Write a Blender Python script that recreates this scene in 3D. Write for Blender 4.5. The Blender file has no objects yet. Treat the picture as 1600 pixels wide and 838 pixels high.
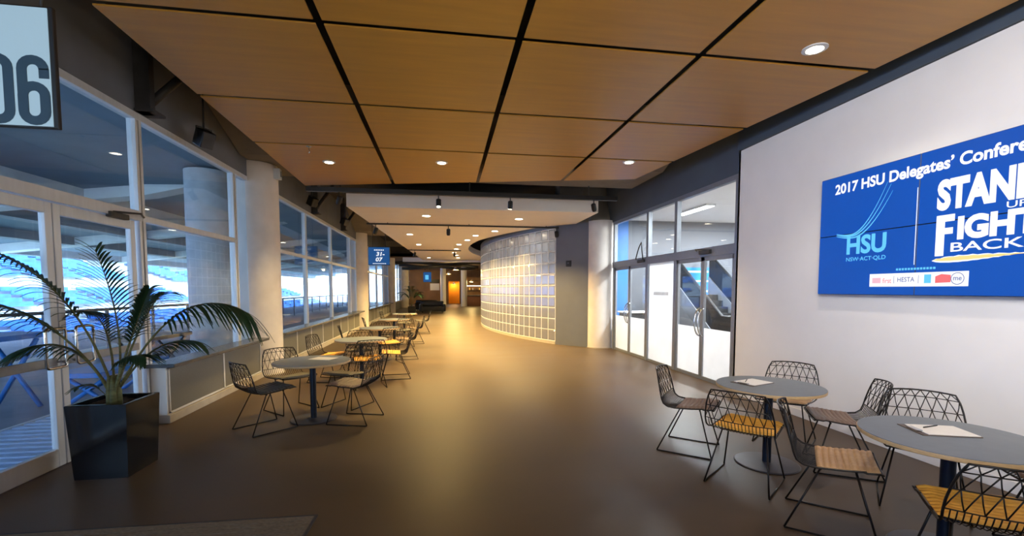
import bpy, bmesh, math, random
from mathutils import Vector, Matrix
random.seed(7)
PI = math.pi
SC = bpy.context.scene
COL = SC.collection

# ------------------------------------------------------------------ camera
cd = bpy.data.cameras.new('camera'); cam = bpy.data.objects.new('camera', cd); COL.objects.link(cam)
cam.location = (0, 0, 1.63)
cam.rotation_euler = (math.radians(90 - 3.4), 0, math.radians(-8.9))
cd.sensor_width = 36; cd.lens = 15.75; cd.shift_y = 74.6 / 1600; cd.clip_start = 0.05; cd.clip_end = 400
SC.camera = cam
# ------------------------------------------------------------------ exposure, sky, sun
SC.view_settings.view_transform = 'Standard'; SC.view_settings.look = 'None'
SC.view_settings.gamma = 1; SC.view_settings.use_curve_mapping = False
SC.view_settings.exposure = 0.6
W = bpy.data.worlds.new('sky'); SC.world = W; W.use_nodes = True
bg = W.node_tree.nodes['Background']; bg.inputs[0].default_value = (0.62, 0.80, 1.0, 1); bg.inputs[1].default_value = 6.5
sd = bpy.data.lights.new('sun', 'SUN'); sd.energy = 1.6; sd.angle = 0.02; sd.color = (1, 0.97, 0.92)
sun = bpy.data.objects.new('sun', sd); COL.objects.link(sun); sun.rotation_euler = (math.radians(20), math.radians(38), 0)
# lamp strengths
L_PANEL, L_GYP, L_TRACK, L_ROOM, L_DRUM, L_FAR, L_WASH, L_UP = 72, 760, 380, 200, 110, 110, 430, 105
WARM = (1.0, 0.67, 0.23); NEUT = (1.0, 0.86, 0.68); COOL = (0.92, 0.97, 1.0)

# ------------------------------------------------------------------ helpers
def tag(o, label=None, cat=None, group=None, kind=None):
    if label: o['label'] = label
    if cat: o['category'] = cat
    if group: o['group'] = group
    if kind: o['kind'] = kind
    return o

def empty(name, loc=(0, 0, 0), rz=0):
    o = bpy.data.objects.new(name, None); COL.objects.link(o)
    o.location = loc; o.rotation_euler = (0, 0, rz); o.empty_display_size = 0.1
    return o

class MB:
    def __init__(s): s.v = []; s.f = []; s.mi = []; s.m = 0; s.sm = []; s.smooth = False
    def _add(s, vs, fs):
        b = len(s.v); s.v += [tuple(p) for p in vs]
        for f in fs: s.f.append([b + i for i in f]); s.mi.append(s.m); s.sm.append(s.smooth)
    def box(s, x0, x1, y0, y1, z0, z1):
        vs = [(x, y, z) for z in (z0, z1) for y in (y0, y1) for x in (x0, x1)]
        s._add(vs, [(0, 2, 3, 1), (4, 5, 7, 6), (0, 1, 5, 4), (2, 6, 7, 3), (0, 4, 6, 2), (1, 3, 7, 5)]); return s
    def bevbox(s, x0, x1, y0, y1, z0, z1, b=0.01, seg=2):
        bm = bmesh.new(); bmesh.ops.create_cube(bm, size=1)
        for v in bm.verts:
            v.co = Vector(((x0 + x1) / 2 + v.co.x * (x1 - x0), (y0 + y1) / 2 + v.co.y * (y1 - y0), (z0 + z1) / 2 + v.co.z * (z1 - z0)))
        bmesh.ops.bevel(bm, geom=list(bm.edges), offset=b, segments=seg, affect='EDGES', profile=0.5)
        bm.verts.index_update(); s._add([v.co for v in bm.verts], [[v.index for v in f.verts] for f in bm.faces]); bm.free(); return s
    def prism(s, pts, axis, a, b):
        n = len(pts)
        def mk(p, t): return {'x': (t, p[0], p[1]), 'y': (p[0], t, p[1]), 'z': (p[0], p[1], t)}[axis]
        vs = [mk(p, a) for p in pts] + [mk(p, b) for p in pts]
        s._add(vs, [list(range(n))[::-1], list(range(n, 2 * n))] + [(i, (i + 1) % n, n + (i + 1) % n, n + i) for i in range(n)]); return s
    def tube(s, pts, r, n=6, closed=False, cap=True):
        pts = [Vector(p) for p in pts]; N = len(pts); rr = r if isinstance(r, (list, tuple)) else [r] * N
        up = None; vs = []
        for i, p in enumerate(pts):
            if closed: t = pts[(i + 1) % N] - pts[i - 1]
            else: t = pts[min(i + 1, N - 1)] - pts[max(i - 1, 0)]
            t.normalize()
            if up is None: up = Vector((0, 0, 1)) if abs(t.z) < 0.9 else Vector((1, 0, 0))
            a = t.cross(up)
            if a.length < 1e-5: a = t.orthogonal()
            a.normalize(); up = a.cross(t).normalized()
            for k in range(n):
                q = 2 * PI * k / n; vs.append(p + a * (rr[i] * math.cos(q)) + up * (rr[i] * math.sin(q)))
        fs = []
        for i in range(N if closed else N - 1):
            j = (i + 1) % N
            for k in range(n): fs.append((i * n + k, i * n + (k + 1) % n, j * n + (k + 1) % n, j * n + k))
        if cap and not closed: fs.append(list(range(n))[::-1]); fs.append(list(range((N - 1) * n, N * n)))
        sm = s.smooth; s.smooth = True; s._add(vs, fs); s.smooth = sm; return s
    def lathe(s, prof, c=(0, 0, 0), n=32, axis='z'):
        vs = []; N = len(prof)
        for r, h in prof:
            for k in range(n):
                q = 2 * PI * k / n; a, b = r * math.cos(q), r * math.sin(q)
                p = {'z': (a, b, h), 'x': (h, a, b), 'y': (b, h, a)}[axis]
                vs.append((c[0] + p[0], c[1] + p[1], c[2] + p[2]))
        fs = [(i * n + k, i * n + (k + 1) % n, (i + 1) * n + (k + 1) % n, (i + 1) * n + k) for i in range(N - 1) for k in range(n)]
        fs.append(list(range(n))[::-1]); fs.append(list(range((N - 1) * n, N * n)))
        s._add(vs, fs); return s
    def grid(s, rows, flip=False):
        n = len(rows[0]); vs = [p for r in rows for p in r]
        fs = [(i * n + k, i * n + k + 1, (i + 1) * n + k + 1, (i + 1) * n + k) for i in range(len(rows) - 1) for k in range(n - 1)]
        if flip: fs = [f[::-1] for f in fs]
        s._add(vs, fs); return s
    def build(s, name, mats, parent=None, smooth_angle=None):
        me = bpy.data.meshes.new(name); me.from_pydata(s.v, [], s.f)
        for m in (mats if isinstance(mats, (list, tuple)) else [mats]): me.materials.append(m)
        for p, i, q in zip(me.polygons, s.mi, s.sm): p.material_index = i; p.use_smooth = q
        bm = bmesh.new(); bm.from_mesh(me); bmesh.ops.recalc_face_normals(bm, faces=bm.faces); bm.to_mesh(me); bm.free()
        if smooth_angle is not None:
            for p in me.polygons: p.use_smooth = True
            me.set_sharp_from_angle(angle=smooth_angle)
        o = bpy.data.objects.new(name, me); COL.objects.link(o)
        if parent: o.parent = parent
        return o

def children(o): return [c for c in bpy.data.objects if c.parent == o]
def copy_tree(o, parent=None):
    c = o.copy(); COL.objects.link(c); c.parent = parent
    for ch in children(o): copy_tree(ch, c)
    return c

def text(name, body, m, parent, origin, ex, ey, w, h, bold=0.0, depth=0.002, shear=0.0):
    """lettering fitted into a w x h box with its lower left at origin"""
    cu = bpy.data.curves.new(name, 'FONT'); cu.body = body; cu.offset = bold; cu.resolution_u = 4; cu.shear = shear
    t = bpy.data.objects.new('tmp', cu); COL.objects.link(t)
    dg = bpy.context.evaluated_depsgraph_get(); dg.update()
    me = bpy.data.meshes.new_from_object(t.evaluated_get(dg))
    bpy.data.objects.remove(t); bpy.data.curves.remove(cu)
    xs = [v.co.x for v in me.vertices]; ys = [v.co.y for v in me.vertices]
    x0, x1, y0, y1 = min(xs), max(xs), min(ys), max(ys)
    ex = Vector(ex); ey = Vector(ey); ez = ex.cross(ey); o = Vector(origin)
    for v in me.vertices:
        v.co = o + ex * ((v.co.x - x0) / (x1 - x0) * w) + ey * ((v.co.y - y0) / (y1 - y0) * h) + ez * depth
    me.materials.clear(); me.materials.append(m); me.name = name
    ob = bpy.data.objects.new(name, me); COL.objects.link(ob); ob.parent = parent
    return ob

# ------------------------------------------------------------------ materials
def srgb(r, g, b):
    f = lambda c: (c / 255 / 12.92) if c / 255 <= 0.04045 else ((c / 255 + 0.055) / 1.055) ** 2.4
    return (f(r), f(g), f(b), 1)

def mat(name, c, rough=0.5, metal=0.0, var=0.12, scale=6.0, bump=0.0, spec=0.5, stretch=(1, 1, 1), coat=0.0, rvar=0.0, detail=4):
    m = bpy.data.materials.new(name); m.use_nodes = True; nt = m.node_tree; N = nt.nodes; L = nt.links
    b = N['Principled BSDF']; b.inputs['Roughness'].default_value = rough; b.inputs['Metallic'].default_value = metal
    b.inputs['Specular IOR Level'].default_value = spec; b.inputs['Coat Weight'].default_value = coat
    tc = N.new('ShaderNodeTexCoord'); mp = N.new('ShaderNodeMapping'); mp.inputs['Scale'].default_value = stretch
    nz = N.new('ShaderNodeTexNoise'); nz.inputs['Scale'].default_value = scale; nz.inputs['Detail'].default_value = detail
    L.new(tc.outputs['Object'], mp.inputs[0]); L.new(mp.outputs[0], nz.inputs['Vector'])
    rp = N.new('ShaderNodeValToRGB'); rp.color_ramp.elements[0].position = 0.3; rp.color_ramp.elements[1].position = 0.7
    rp.color_ramp.elements[0].color = [x * (1 - var) for x in c[:3]] + [1]
    rp.color_ramp.elements[1].color = [min(1, x * (1 + var)) for x in c[:3]] + [1]
    L.new(nz.outputs[0], rp.inputs[0]); L.new(rp.outputs[0], b.inputs['Base Color'])
    if bump:
        bp = N.new('ShaderNodeBump'); bp.inputs['Strength'].default_value = bump; bp.inputs['Distance'].default_value = 0.02
        L.new(nz.outputs[0], bp.inputs['Height']); L.new(bp.outputs[0], b.inputs['Normal'])
    if rvar:
        mr = N.new('ShaderNodeMapRange'); mr.inputs['To Min'].default_value = rough - rvar; mr.inputs['To Max'].default_value = rough + rvar
        L.new(nz.outputs[0], mr.inputs[0]); L.new(mr.outputs[0], b.inputs['Roughness'])
    return m

def emis(name, c, s, var=0.0):
    m = bpy.data.materials.new(name); m.use_nodes = True; N = m.node_tree.nodes; L = m.node_tree.links
    b = N['Principled BSDF']; b.inputs['Base Color'].default_value = [x * 0.3 for x in c[:3]] + [1]; b.inputs['Roughness'].default_value = 0.35
    b.inputs['Emission Color'].default_value = list(c[:3]) + [1]; b.inputs['Emission Strength'].default_value = s
    if var:
        nz = N.new('ShaderNodeTexNoise'); nz.inputs['Scale'].default_value = 0.9
        tc = N.new('ShaderNodeTexCoord'); L.new(tc.outputs['Object'], nz.inputs['Vector'])
        mr = N.new('ShaderNodeMapRange'); mr.inputs['To Min'].default_value = s * (1 - var); mr.inputs['To Max'].default_value = s * (1 + var)
        L.new(nz.outputs[0], mr.inputs[0]); L.new(mr.outputs[0], b.inputs['Emission Strength'])
    return m

def glass(name, tint, refl=1.0):
    m = bpy.data.materials.new(name); m.use_nodes = True; N = m.node_tree.nodes; L = m.node_tree.links; N.clear()
    out = N.new('ShaderNodeOutputMaterial'); mx = N.new('ShaderNodeMixShader'); tr = N.new('ShaderNodeBsdfTransparent'); gl = N.new('ShaderNodeBsdfGlossy')
    tr.inputs[0].default_value = tint; gl.inputs['Roughness'].default_value = 0.01
    fr = N.new('ShaderNodeLayerWeight'); fr.inputs[0].default_value = 0.5
    pw = N.new('ShaderNodeMath'); pw.operation = 'POWER'; pw.inputs[1].default_value = 4.0; L.new(fr.outputs['Facing'], pw.inputs[0])
    mu = N.new('ShaderNodeMath'); mu.operation = 'MULTIPLY_ADD'; mu.inputs[1].default_value = 0.6 * refl; mu.inputs[2].default_value = 0.03 * refl
    L.new(pw.outputs[0], mu.inputs[0]); L.new(mu.outputs[0], mx.inputs[0]); L.new(tr.outputs[0], mx.inputs[1]); L.new(gl.outputs[0], mx.inputs[2]); L.new(mx.outputs[0], out.inputs[0])
    return m

def translucent(name, c, trans=0.5, gloss=0.1, clear=0.0, rough=0.3):
    m = bpy.data.materials.new(name); m.use_nodes = True; N = m.node_tree.nodes; L = m.node_tree.links; N.clear()
    out = N.new('ShaderNodeOutputMaterial')
    d = N.new('ShaderNodeBsdfDiffuse'); t = N.new('ShaderNodeBsdfTranslucent'); g = N.new('ShaderNodeBsdfGlossy'); p = N.new('ShaderNodeBsdfTransparent')
    nz = N.new('ShaderNodeTexNoise'); nz.inputs['Scale'].default_value = 3.0; rp = N.new('ShaderNodeValToRGB')
    rp.color_ramp.elements[0].color = [x * 0.85 for x in c[:3]] + [1]; rp.color_ramp.elements[1].color = list(c[:3]) + [1]
    tc = N.new('ShaderNodeTexCoord'); L.new(tc.outputs['Object'], nz.inputs['Vector']); L.new(nz.outputs[0], rp.inputs[0])
    for q in (d, t): L.new(rp.outputs[0], q.inputs[0])
    g.inputs['Roughness'].default_value = rough
    m1 = N.new('ShaderNodeMixShader'); m1.inputs[0].default_value = trans; L.new(d.outputs[0], m1.inputs[1]); L.new(t.outputs[0], m1.inputs[2])
    m2 = N.new('ShaderNodeMixShader'); m2.inputs[0].default_value = clear; L.new(m1.outputs[0], m2.inputs[1]); L.new(p.outputs[0], m2.inputs[2])
    m3 = N.new('ShaderNodeMixShader'); m3.inputs[0].default_value = gloss; L.new(m2.outputs[0], m3.inputs[1]); L.new(g.outputs[0], m3.inputs[2])
    L.new(m3.outputs[0], out.inputs[0]); return m

M = dict(
    floor=mat('polished_concrete', srgb(78, 63, 46), 0.42, var=0.2, scale=0.7, spec=0.42, stretch=(1, 2.2, 1), rvar=0.07, detail=8),
    panel=mat('plywood_panel', srgb(176, 126, 46), 0.40, var=0.10, scale=2.0, stretch=(0.6, 6, 1), spec=0.5, rvar=0.05),
    slab=mat('dark_concrete', srgb(62, 60, 58), 0.8, var=0.25, scale=2),
    bulk=mat('grey_render', srgb(106, 109, 116), 0.8, var=0.12, scale=1.6),
    beam=mat('taupe_concrete', srgb(120, 112, 102), 0.8, var=0.1, scale=3),
    dband=mat('slate_board', srgb(70, 80, 92), 0.6, var=0.08, scale=2),
    white=mat('white_plaster', srgb(228, 225, 222), 0.55, var=0.02, scale=3),
    gyp=mat('cream_plasterboard', srgb(226, 214, 200), 0.7, var=0.02, scale=3),
    conc=mat('pale_column_concrete', srgb(214, 206, 198), 0.65, var=0.06, scale=4, bump=0.05),
    ocol=mat('outdoor_column_concrete', srgb(190, 195, 200), 0.7, var=0.1, scale=5),
    alu=mat('brushed_aluminium', srgb(206, 209, 213), 0.4, metal=0.2, var=0.05, scale=20, stretch=(1, 1, 0.1)),
    alug=mat('grey_aluminium', srgb(142, 146, 152), 0.4, metal=0.5, var=0.05, scale=20),
    steel=mat('polished_steel', srgb(205, 205, 205), 0.15, metal=1.0, var=0.03, scale=10),
    black=mat('black_paint', srgb(22, 22, 24), 0.45, var=0.2, scale=8),
    dsteel=mat('dark_painted_steel', srgb(52, 52, 54), 0.55, var=0.2, scale=6),
    ledge=mat('dark_stone_ledge', srgb(72, 75, 80), 0.25, var=0.12, scale=9),
    cabp=mat('perforated_grey_panel', srgb(104, 104, 101), 0.5, var=0.06, scale=60),
    cabf=mat('white_cabinet_frame', srgb(206, 207, 209), 0.45, var=0.03, scale=8),
    plinth=mat('plinth_render', srgb(168, 160, 148), 0.7, var=0.08, scale=6),
    pot=mat('black_glazed_planter', srgb(18, 22, 28), 0.12, var=0.2, scale=3, spec=0.6),
    soil=mat('potting_soil', srgb(48, 36, 26), 0.95, var=0.4, scale=60, bump=0.5),
    trunk=mat('palm_stem', srgb(96, 98, 62), 0.7, var=0.3, scale=14, stretch=(1, 1, 4)),
    leaf=mat('palm_leaf', srgb(36, 68, 46), 0.4, var=0.3, scale=10, spec=0.5),
    wire=mat('black_steel_wire', srgb(30, 26, 25), 0.4, metal=0.4, var=0.15, scale=20),
    ttop=mat('slate_blue_laminate', srgb(112, 120, 126), 0.42, var=0.05, scale=14),
    tedge=mat('plywood_edge', srgb(190, 158, 112), 0.4, var=0.15, scale=30, stretch=(1, 1, 8)),
    pole=mat('navy_table_steel', srgb(24, 34, 50), 0.35, metal=0.4, var=0.12, scale=10),
    tbase=mat('charcoal_table_base', srgb(70, 68, 74), 0.35, metal=0.4, var=0.1, scale=10),
    p_tan=mat('tan_leather', srgb(188, 152, 110), 0.5, var=0.1, scale=8, stretch=(3, 1, 1)),
    p_yel=mat('golden_leather', srgb(214, 158, 62), 0.5, var=0.1, scale=8, stretch=(3, 1, 1)),
    p_brn=mat('brown_leather', srgb(120, 98, 84), 0.5, var=0.12, scale=8, stretch=(3, 1, 1)),
    p_gry=mat('charcoal_leather', srgb(84, 78, 68), 0.5, var=0.12, scale=8, stretch=(3, 1, 1)),
    paper=mat('white_paper', srgb(236, 234, 230), 0.7, var=0.02, scale=12),
    board=mat('brown_clipboard', srgb(88, 74, 64), 0.5, var=0.1, scale=14),
    blk=translucent('glass_block', (0.38, 0.38, 0.39), 0.6, 0.22, 0.12, 0.12),
    joint=translucent('white_block_joint', (0.97, 0.96, 0.94), 0.5, 0.03),
    greyw=mat('grey_wall_panel', srgb(100, 103, 110), 0.55, var=0.04, scale=3),
    gl=glass('window_glass', (0.86, 0.92, 0.96, 1), 1.0),
    glr=glass('shopfront_glass', (0.94, 0.96, 0.97, 1), 0.8),
    frost=translucent('frosted_film', (0.93, 0.95, 0.97), 0.5, 0.05),
    sof=mat('slate_soffit', srgb(128, 148, 168), 0.8, var=0.08, scale=1.5),
    sof2=mat('grey_concrete_soffit', srgb(150, 158, 168), 0.8, var=0.18, scale=1.2),
    obeam=mat('pale_concrete_beam', srgb(222, 228, 234), 0.8, var=0.08, scale=2),
    pave=mat('terrace_paving', srgb(140, 142, 152), 0.6, var=0.15, scale=2),
    grate=mat('galvanised_grating', srgb(176, 196, 226), 0.45, metal=0.1, var=0.08, scale=10),
    blue=mat('blue_painted_steel', srgb(40, 120, 200), 0.4, var=0.06, scale=8),
    seat=mat('blue_stadium_seat', srgb(52, 116, 190), 0.5, var=0.35, scale=0.8),
    stand=mat('stand_concrete', srgb(168, 174, 182), 0.8, var=0.1, scale=0.5),
    rail=mat('grey_handrail', srgb(92, 98, 108), 0.4, metal=0.3, var=0.05, scale=10),
    scr=emis('screen_blue', srgb(2, 72, 166), 0.62, 0.12),
    scrw=emis('screen_white', (0.93, 0.95, 1.0), 0.62),
    scrc=emis('screen_cyan', srgb(96, 190, 240), 0.62),
    scrg=emis('screen_gold', srgb(244, 206, 128), 0.62),
    scrr=emis('screen_red', srgb(226, 106, 106), 0.62),
    scrp=emis('screen_pink', srgb(226, 176, 190), 0.62),
    scrn=emis('screen_navy', srgb(70, 84, 140), 0.62),
    signp=emis('sign_panel', srgb(160, 190, 208), 0.5, 0.06),
    signd=mat('sign_slate', srgb(44, 72, 92), 0.5, var=0.04, scale=6),
    sblue=emis('small_sign_blue', srgb(12, 66, 120), 0.8, 0.05),
    bulb=emis('lamp_glow', (1.0, 0.86, 0.62), 14),
    tube=emis('tube_glow', (0.95, 0.98, 1.0), 6),
    amber=emis('amber_glow', (1.0, 0.55, 0.08), 0.8, 0.2),
    barglow=emis('bar_light_glow', (1.0, 0.78, 0.52), 3.0),
    wood=mat('dark_bar_timber', srgb(84, 52, 30), 0.45, var=0.25, scale=5, stretch=(6, 1, 1)),
    brownw=mat('brown_render', srgb(124, 92, 62), 0.7, var=0.2, scale=1),
    sofa=mat('black_leather', srgb(26, 28, 34), 0.4, var=0.2, scale=6),
    bluew=mat('blue_wall_paint', srgb(30, 116, 200), 0.5, var=0.05, scale=2),
    mat_=mat('ribbed_entry_mat', srgb(104, 94, 80), 0.9, var=0.3, scale=40, stretch=(1, 4, 1)),
)

# ------------------------------------------------------------------ structure
def struct(name, mb, m, smooth=None):
    return tag(mb.build(name, m, None, smooth), kind='structure')

struct('floor', MB().box(-3.62, 10.2, -6, 52, -0.2, 0), M['floor'])
struct('floor_terrace', MB().box(-14, -3.62, -6, 60, -0.25, -0.03), M['pave'])
struct('ceiling_slab', MB().box(-3.62, 10.2, -6, 29.5, 4.62, 4.9), M['slab'])
# plywood ceiling: one panel per bay, open gaps between
cp = tag(empty('ceiling', (0, 0, 3.8)), kind='structure')
def leftx(y): return -2.53 - 0.031 * y
def rightx(y): return 4.66 - 0.098 * y if y > 2.9 else 4.376
rows = [-4.6, -2.8, -1.13, 0.55, 2.27, 3.98, 5.64, 7.27, None]
endy = lambda x: 9.42 - 0.24 * x
cols = [leftx, lambda y: -0.97, lambda y: 0.69 + 0.012 * max(0, y - 5), lambda y: 2.40, rightx]
g = 0.034
for i in range(len(rows) - 1):
    for j in range(4):
        y0 = rows[i]
        def yb(x, i=i): return endy(x) if rows[i + 1] is None else rows[i + 1] - g
        xa0 = cols[j](y0) + g; xb0 = cols[j + 1](y0) - g
        ya = yb(cols[j](9)); yb_ = yb(cols[j + 1](9))
        xa1 = cols[j](ya) + g; xb1 = cols[j + 1](yb_) - g
        pts = [(xa0, y0 + g), (xb0, y0 + g), (xb1, yb_), (xa1, ya)]
        MB().prism(pts, 'z', 0, 0.014).build('panel', M['panel'], cp)
# walls
struct('wall_left', MB().box(-3.62, -3.46, -6, 50, 3.66, 4.62), M['bulk'])
struct('wall_right', MB().box(4.5, 4.64, -6, 6.34, 0, 3.72).box(4.5, 4.64, 6.30, 6.34, 0, 3.72), M['white'])
struct('trim_1', MB().box(4.47, 4.64, -6, 6.34, 3.725, 4.62), M['dband'])
struct('baseboard_right', MB().bevbox(4.482, 4.4995, -6, 6.34, 0, 0.10, 0.004), M['white'])
struct('wall_back', MB().box(-3.62, 4.64, -6.2, -6, 0, 4.62), M['white'])
struct('trim_2', MB().prism([(4.62, 3.44), (4.80, 3.44), (4.80, 4.62), (4.46, 4.62), (4.50, 4.1)], 'y', 6.36, 11.9), M['dband'])
# concrete beams with haunches over the columns
for k, yc in enumerate((9.3, 19.75, 31.0, 42.0)):
    struct('trim_%d' % (k + 3), MB().prism([(yc - 2.3, 4.6), (yc - 0.75, 3.97), (yc + 0.75, 3.97), (yc + 2.3, 4.6)], 'x', -3.44, 4.4 if yc < 15 else 1.2), M['beam'])
# suspended plasterboard ceiling with the sweep round the glass block drum
DCX, DCY, DR = 16.95, 19.5, 15.2
def drum(r, y): return DCX - math.sqrt(r * r - (y - DCY) ** 2)
edge = [(-2.06, 10.45), (3.70, 10.35), (3.72, 12.2)]
yy = 12.9
edge.append((drum(DR + 0.25, yy), yy))
for k in range(1, 25):
    y = 12.9 + k * 0.65; edge.append((drum(DR + 0.25 + 0.32 * min(1, k / 6), y), y))
edge += [(2.2, 28.8), (-1.15, 28.8)]
struct('ceiling_plasterboard', MB().prism(edge, 'z', 3.45, 3.74), M['gyp'])
struct('ceiling_far', MB().box(-3.6, 10, 29.4, 52, 3.7, 3.9), M['brownw'])
struct('trim_8', MB().box(-2.4, 4.4, 28.9, 29.3, 3.36, 3.62), M['white'])
struct('wall_far', MB().box(-3.62, 0.75, 50, 50.2, 0, 3.7).box(1.95, 10, 50, 50.2, 0, 3.7).box(0.75, 1.95, 50, 50.2, 2.5, 3.7), M['brownw'])

# columns (round, in line with the glazing)
def column(name, x, y, r, top, m, label, group=None, z0=0, collar=True):
    t = empty(name, (x, y, z0))
    MB().lathe([(r, 0), (r, top)], n=48).build('shaft', m, t, 0.6)
    if collar: MB().lathe([(r + 0.02, 0), (r + 0.02, 0.012), (r, 0.02)], n=48).build('base_collar', M['plinth'], t, 0.4)
    return tag(t, label, 'column', group)
column('column', -3.48, 9.27, 0.40, 3.96, M['conc'], 'pale round concrete column nearest on the left, beside the first cabinet')
column('column', -3.5, 19.75, 0.42, 3.96, M['conc'], 'second round column on the left, behind the hanging blue sign')
column('column', -3.5, 31.0, 0.42, 3.96, M['conc'], 'third round column along the window wall on the left')
column('column', -3.3, 40.5, 0.42, 3.69, M['conc'], 'farthest round column along the window wall on the left')
column('column', 4.40, 12.06, 0.375, 3.5, M['conc'], 'pale round column on the right between grey wall and glass shopfront')
column('column', 0.15, 45, 0.28, 3.69, M['white'], 'slim white column left of the amber doorway at the far end')
column('column', 2.05, 42, 0.28, 3.69, M['white'], 'slim white column at the end of the far bar counter')
column('terrace_column', -5.35, 11.5, 0.44, 4.36, M['ocol'], 'grey round column outside, seen through the window behind the palm', None, -0.03, False)

# ------------------------------------------------------------------ left glazing
XG = -3.5
def mullion(mb, y, z0, z1, w=0.055):
    mb.m = 0; mb.box(XG - 0.05, XG + 0.04, y - w, y - w + 0.042, z0, z1); mb.box(XG - 0.05, XG + 0.04, y + w - 0.042, y + w, z0, z1)
    mb.m = 1; mb.box(XG - 0.04, XG + 0.02, y - w + 0.042, y + w - 0.042, z0, z1); mb.m = 0
def window(name, y0, y1, z0, muls, transom=2.46):
    t = tag(empty(name, (0, 0, 0)), kind='structure')
    f = MB()
    f.box(XG - 0.06, XG + 0.05, y0, y1, 3.585, 3.66); f.box(XG - 0.05, XG + 0.04, y0, y1, z0, z0 + 0.06)
    f.box(XG - 0.05, XG + 0.035, y0, y1, transom - 0.035, transom + 0.035)
    for m in muls: mullion(f, m, z0, 3.6)
    f.build('window_frame', [M['alu'], M['black']], t)
    ed = sorted(set([y0] + list(muls) + [y1]))
    for a, b in zip(ed[:-1], ed[1:]):
        if b - a > 0.2: MB().box(XG - 0.006, XG + 0.006, a + 0.01, b - 0.01, z0 + 0.03, 3.6).build('window_pane', M['gl'], t)
    return t
window('window_1', 5.86, 8.42, 0.0, [5.92, 8.36])
window('window_2', 9.7, 19.5, 0.62, [9.8, 12.4, 15.1, 18.1, 19.3])
window('window_3', 20.3, 30.6, 0.62, [20.4, 22.6, 25.3, 28.0, 30.5])
window('window_4', 31.4, 50, 0.62, [31.5, 34, 37, 40, 43, 46, 49])
window('window_5', -6, 3.62, 0.0, [-5.9, -3.5, -1.1, 1.25, 3.56])
# over-door light
t = tag(empty('window_6'), kind='structure')
MB().box(XG - 0.06, XG + 0.05, 3.62, 5.86, 3.585, 3.66).box(XG - 0.07, XG + 0.06, 3.62, 5.86, 2.42, 2.53).build('window_frame', M['alu'], t)
MB().box(XG - 0.006, XG + 0.006, 3.63, 5.85, 2.5, 3.6).build('window_pane', M['gl'], t)
struct('wall_left_infill', MB().box(-3.62, -3.5, 9.7, 19.5, 0, 0.62).box(-3.62, -3.5, 20.3, 30.6, 0, 0.62).box(-3.62, -3.5, 31.4, 50, 0, 0.62), M['bulk'])
t = tag(empty('window_8'), kind='structure')
MB().box(XG - 0.006, XG + 0.006, 8.42, 8.865, 0.0, 3.6).build('window_pane', M['gl'], t)
MB().box(XG - 0.06, XG + 0.05, 8.42, 8.865, 3.585, 3.66).build('window_frame', M['alu'], t)
# double door
def door(name, y0, y1, hy, sgn):
    t = tag(empty(name), kind='structure')
    f = MB(); s = 0.075
    f.bevbox(XG - 0.028, XG + 0.028, y0, y0 + s, 0.005, 2.41, 0.004, 1).bevbox(XG - 0.028, XG + 0.028, y1 - s, y1, 0.005, 2.41, 0.004, 1)
    f.bevbox(XG - 0.028, XG + 0.028, y0 + s, y1 - s, 0.005, 0.17, 0.004, 1).bevbox(XG - 0.028, XG + 0.028, y0 + s, y1 - s, 2.31, 2.41, 0.004, 1)
    f.build('door_frame', M['alu'], t)
    MB().box(XG - 0.005, XG + 0.005, y0 + s - 0.01, y1 - s + 0.01, 0.16, 2.32).build('door_pane', M['gl'], t)
    MB().bevbox(XG + 0.024, XG + 0.045, y0 + 0.05, y1 - 0.05, 0.93, 1.01, 0.006).build('push_rail', M['alug'], t)
    h = MB(); x = XG + 0.115; a, b = (hy - 0.105, hy + 0.105); z0, z1, r = 0.93, 1.28, 0.03
    pts = []
    for cy, cz, q0 in ((b - r, z1 - r, 0), (a + r, z1 - r, 90), (a + r, z0 + r, 180), (b - r, z0 + r, 270)):
        for k in range(5): q = math.radians(q0 + k * 22.5); pts.append((x, cy + r * math.cos(q), cz + r * math.sin(q)))
    h.tube(pts, 0.013, 8, closed=True)
    for z in (z0 + 0.04, z1 - 0.04): h.tube([(XG + 0.02, (a if sgn > 0 else b), z), (x, (a if sgn > 0 else b), z)], 0.011, 8)
    h.build('door_handle', M['steel'], t)
    return t
d1 = door('door_1', 3.66, 4.685, 4.53, -1)
d2 = door('door_2', 4.70, 5.80, 4.86, 1)
cl = empty('door_closer', (XG, 5.5, 2.42))
MB().bevbox(0.03, 0.09, -0.16, 0.12, -0.03, 0.03, 0.008).build('body', M['dsteel'], cl)
MB().tube([(0.07, -0.1, 0.03), (0.2, 0.12, 0.045), (0.09, 0.36, 0.04)], 0.012, 6).build('arm', M['dsteel'], cl)
tag(cl, 'dark overhead door closer with bent arm on the left glass door', 'door closer')

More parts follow.
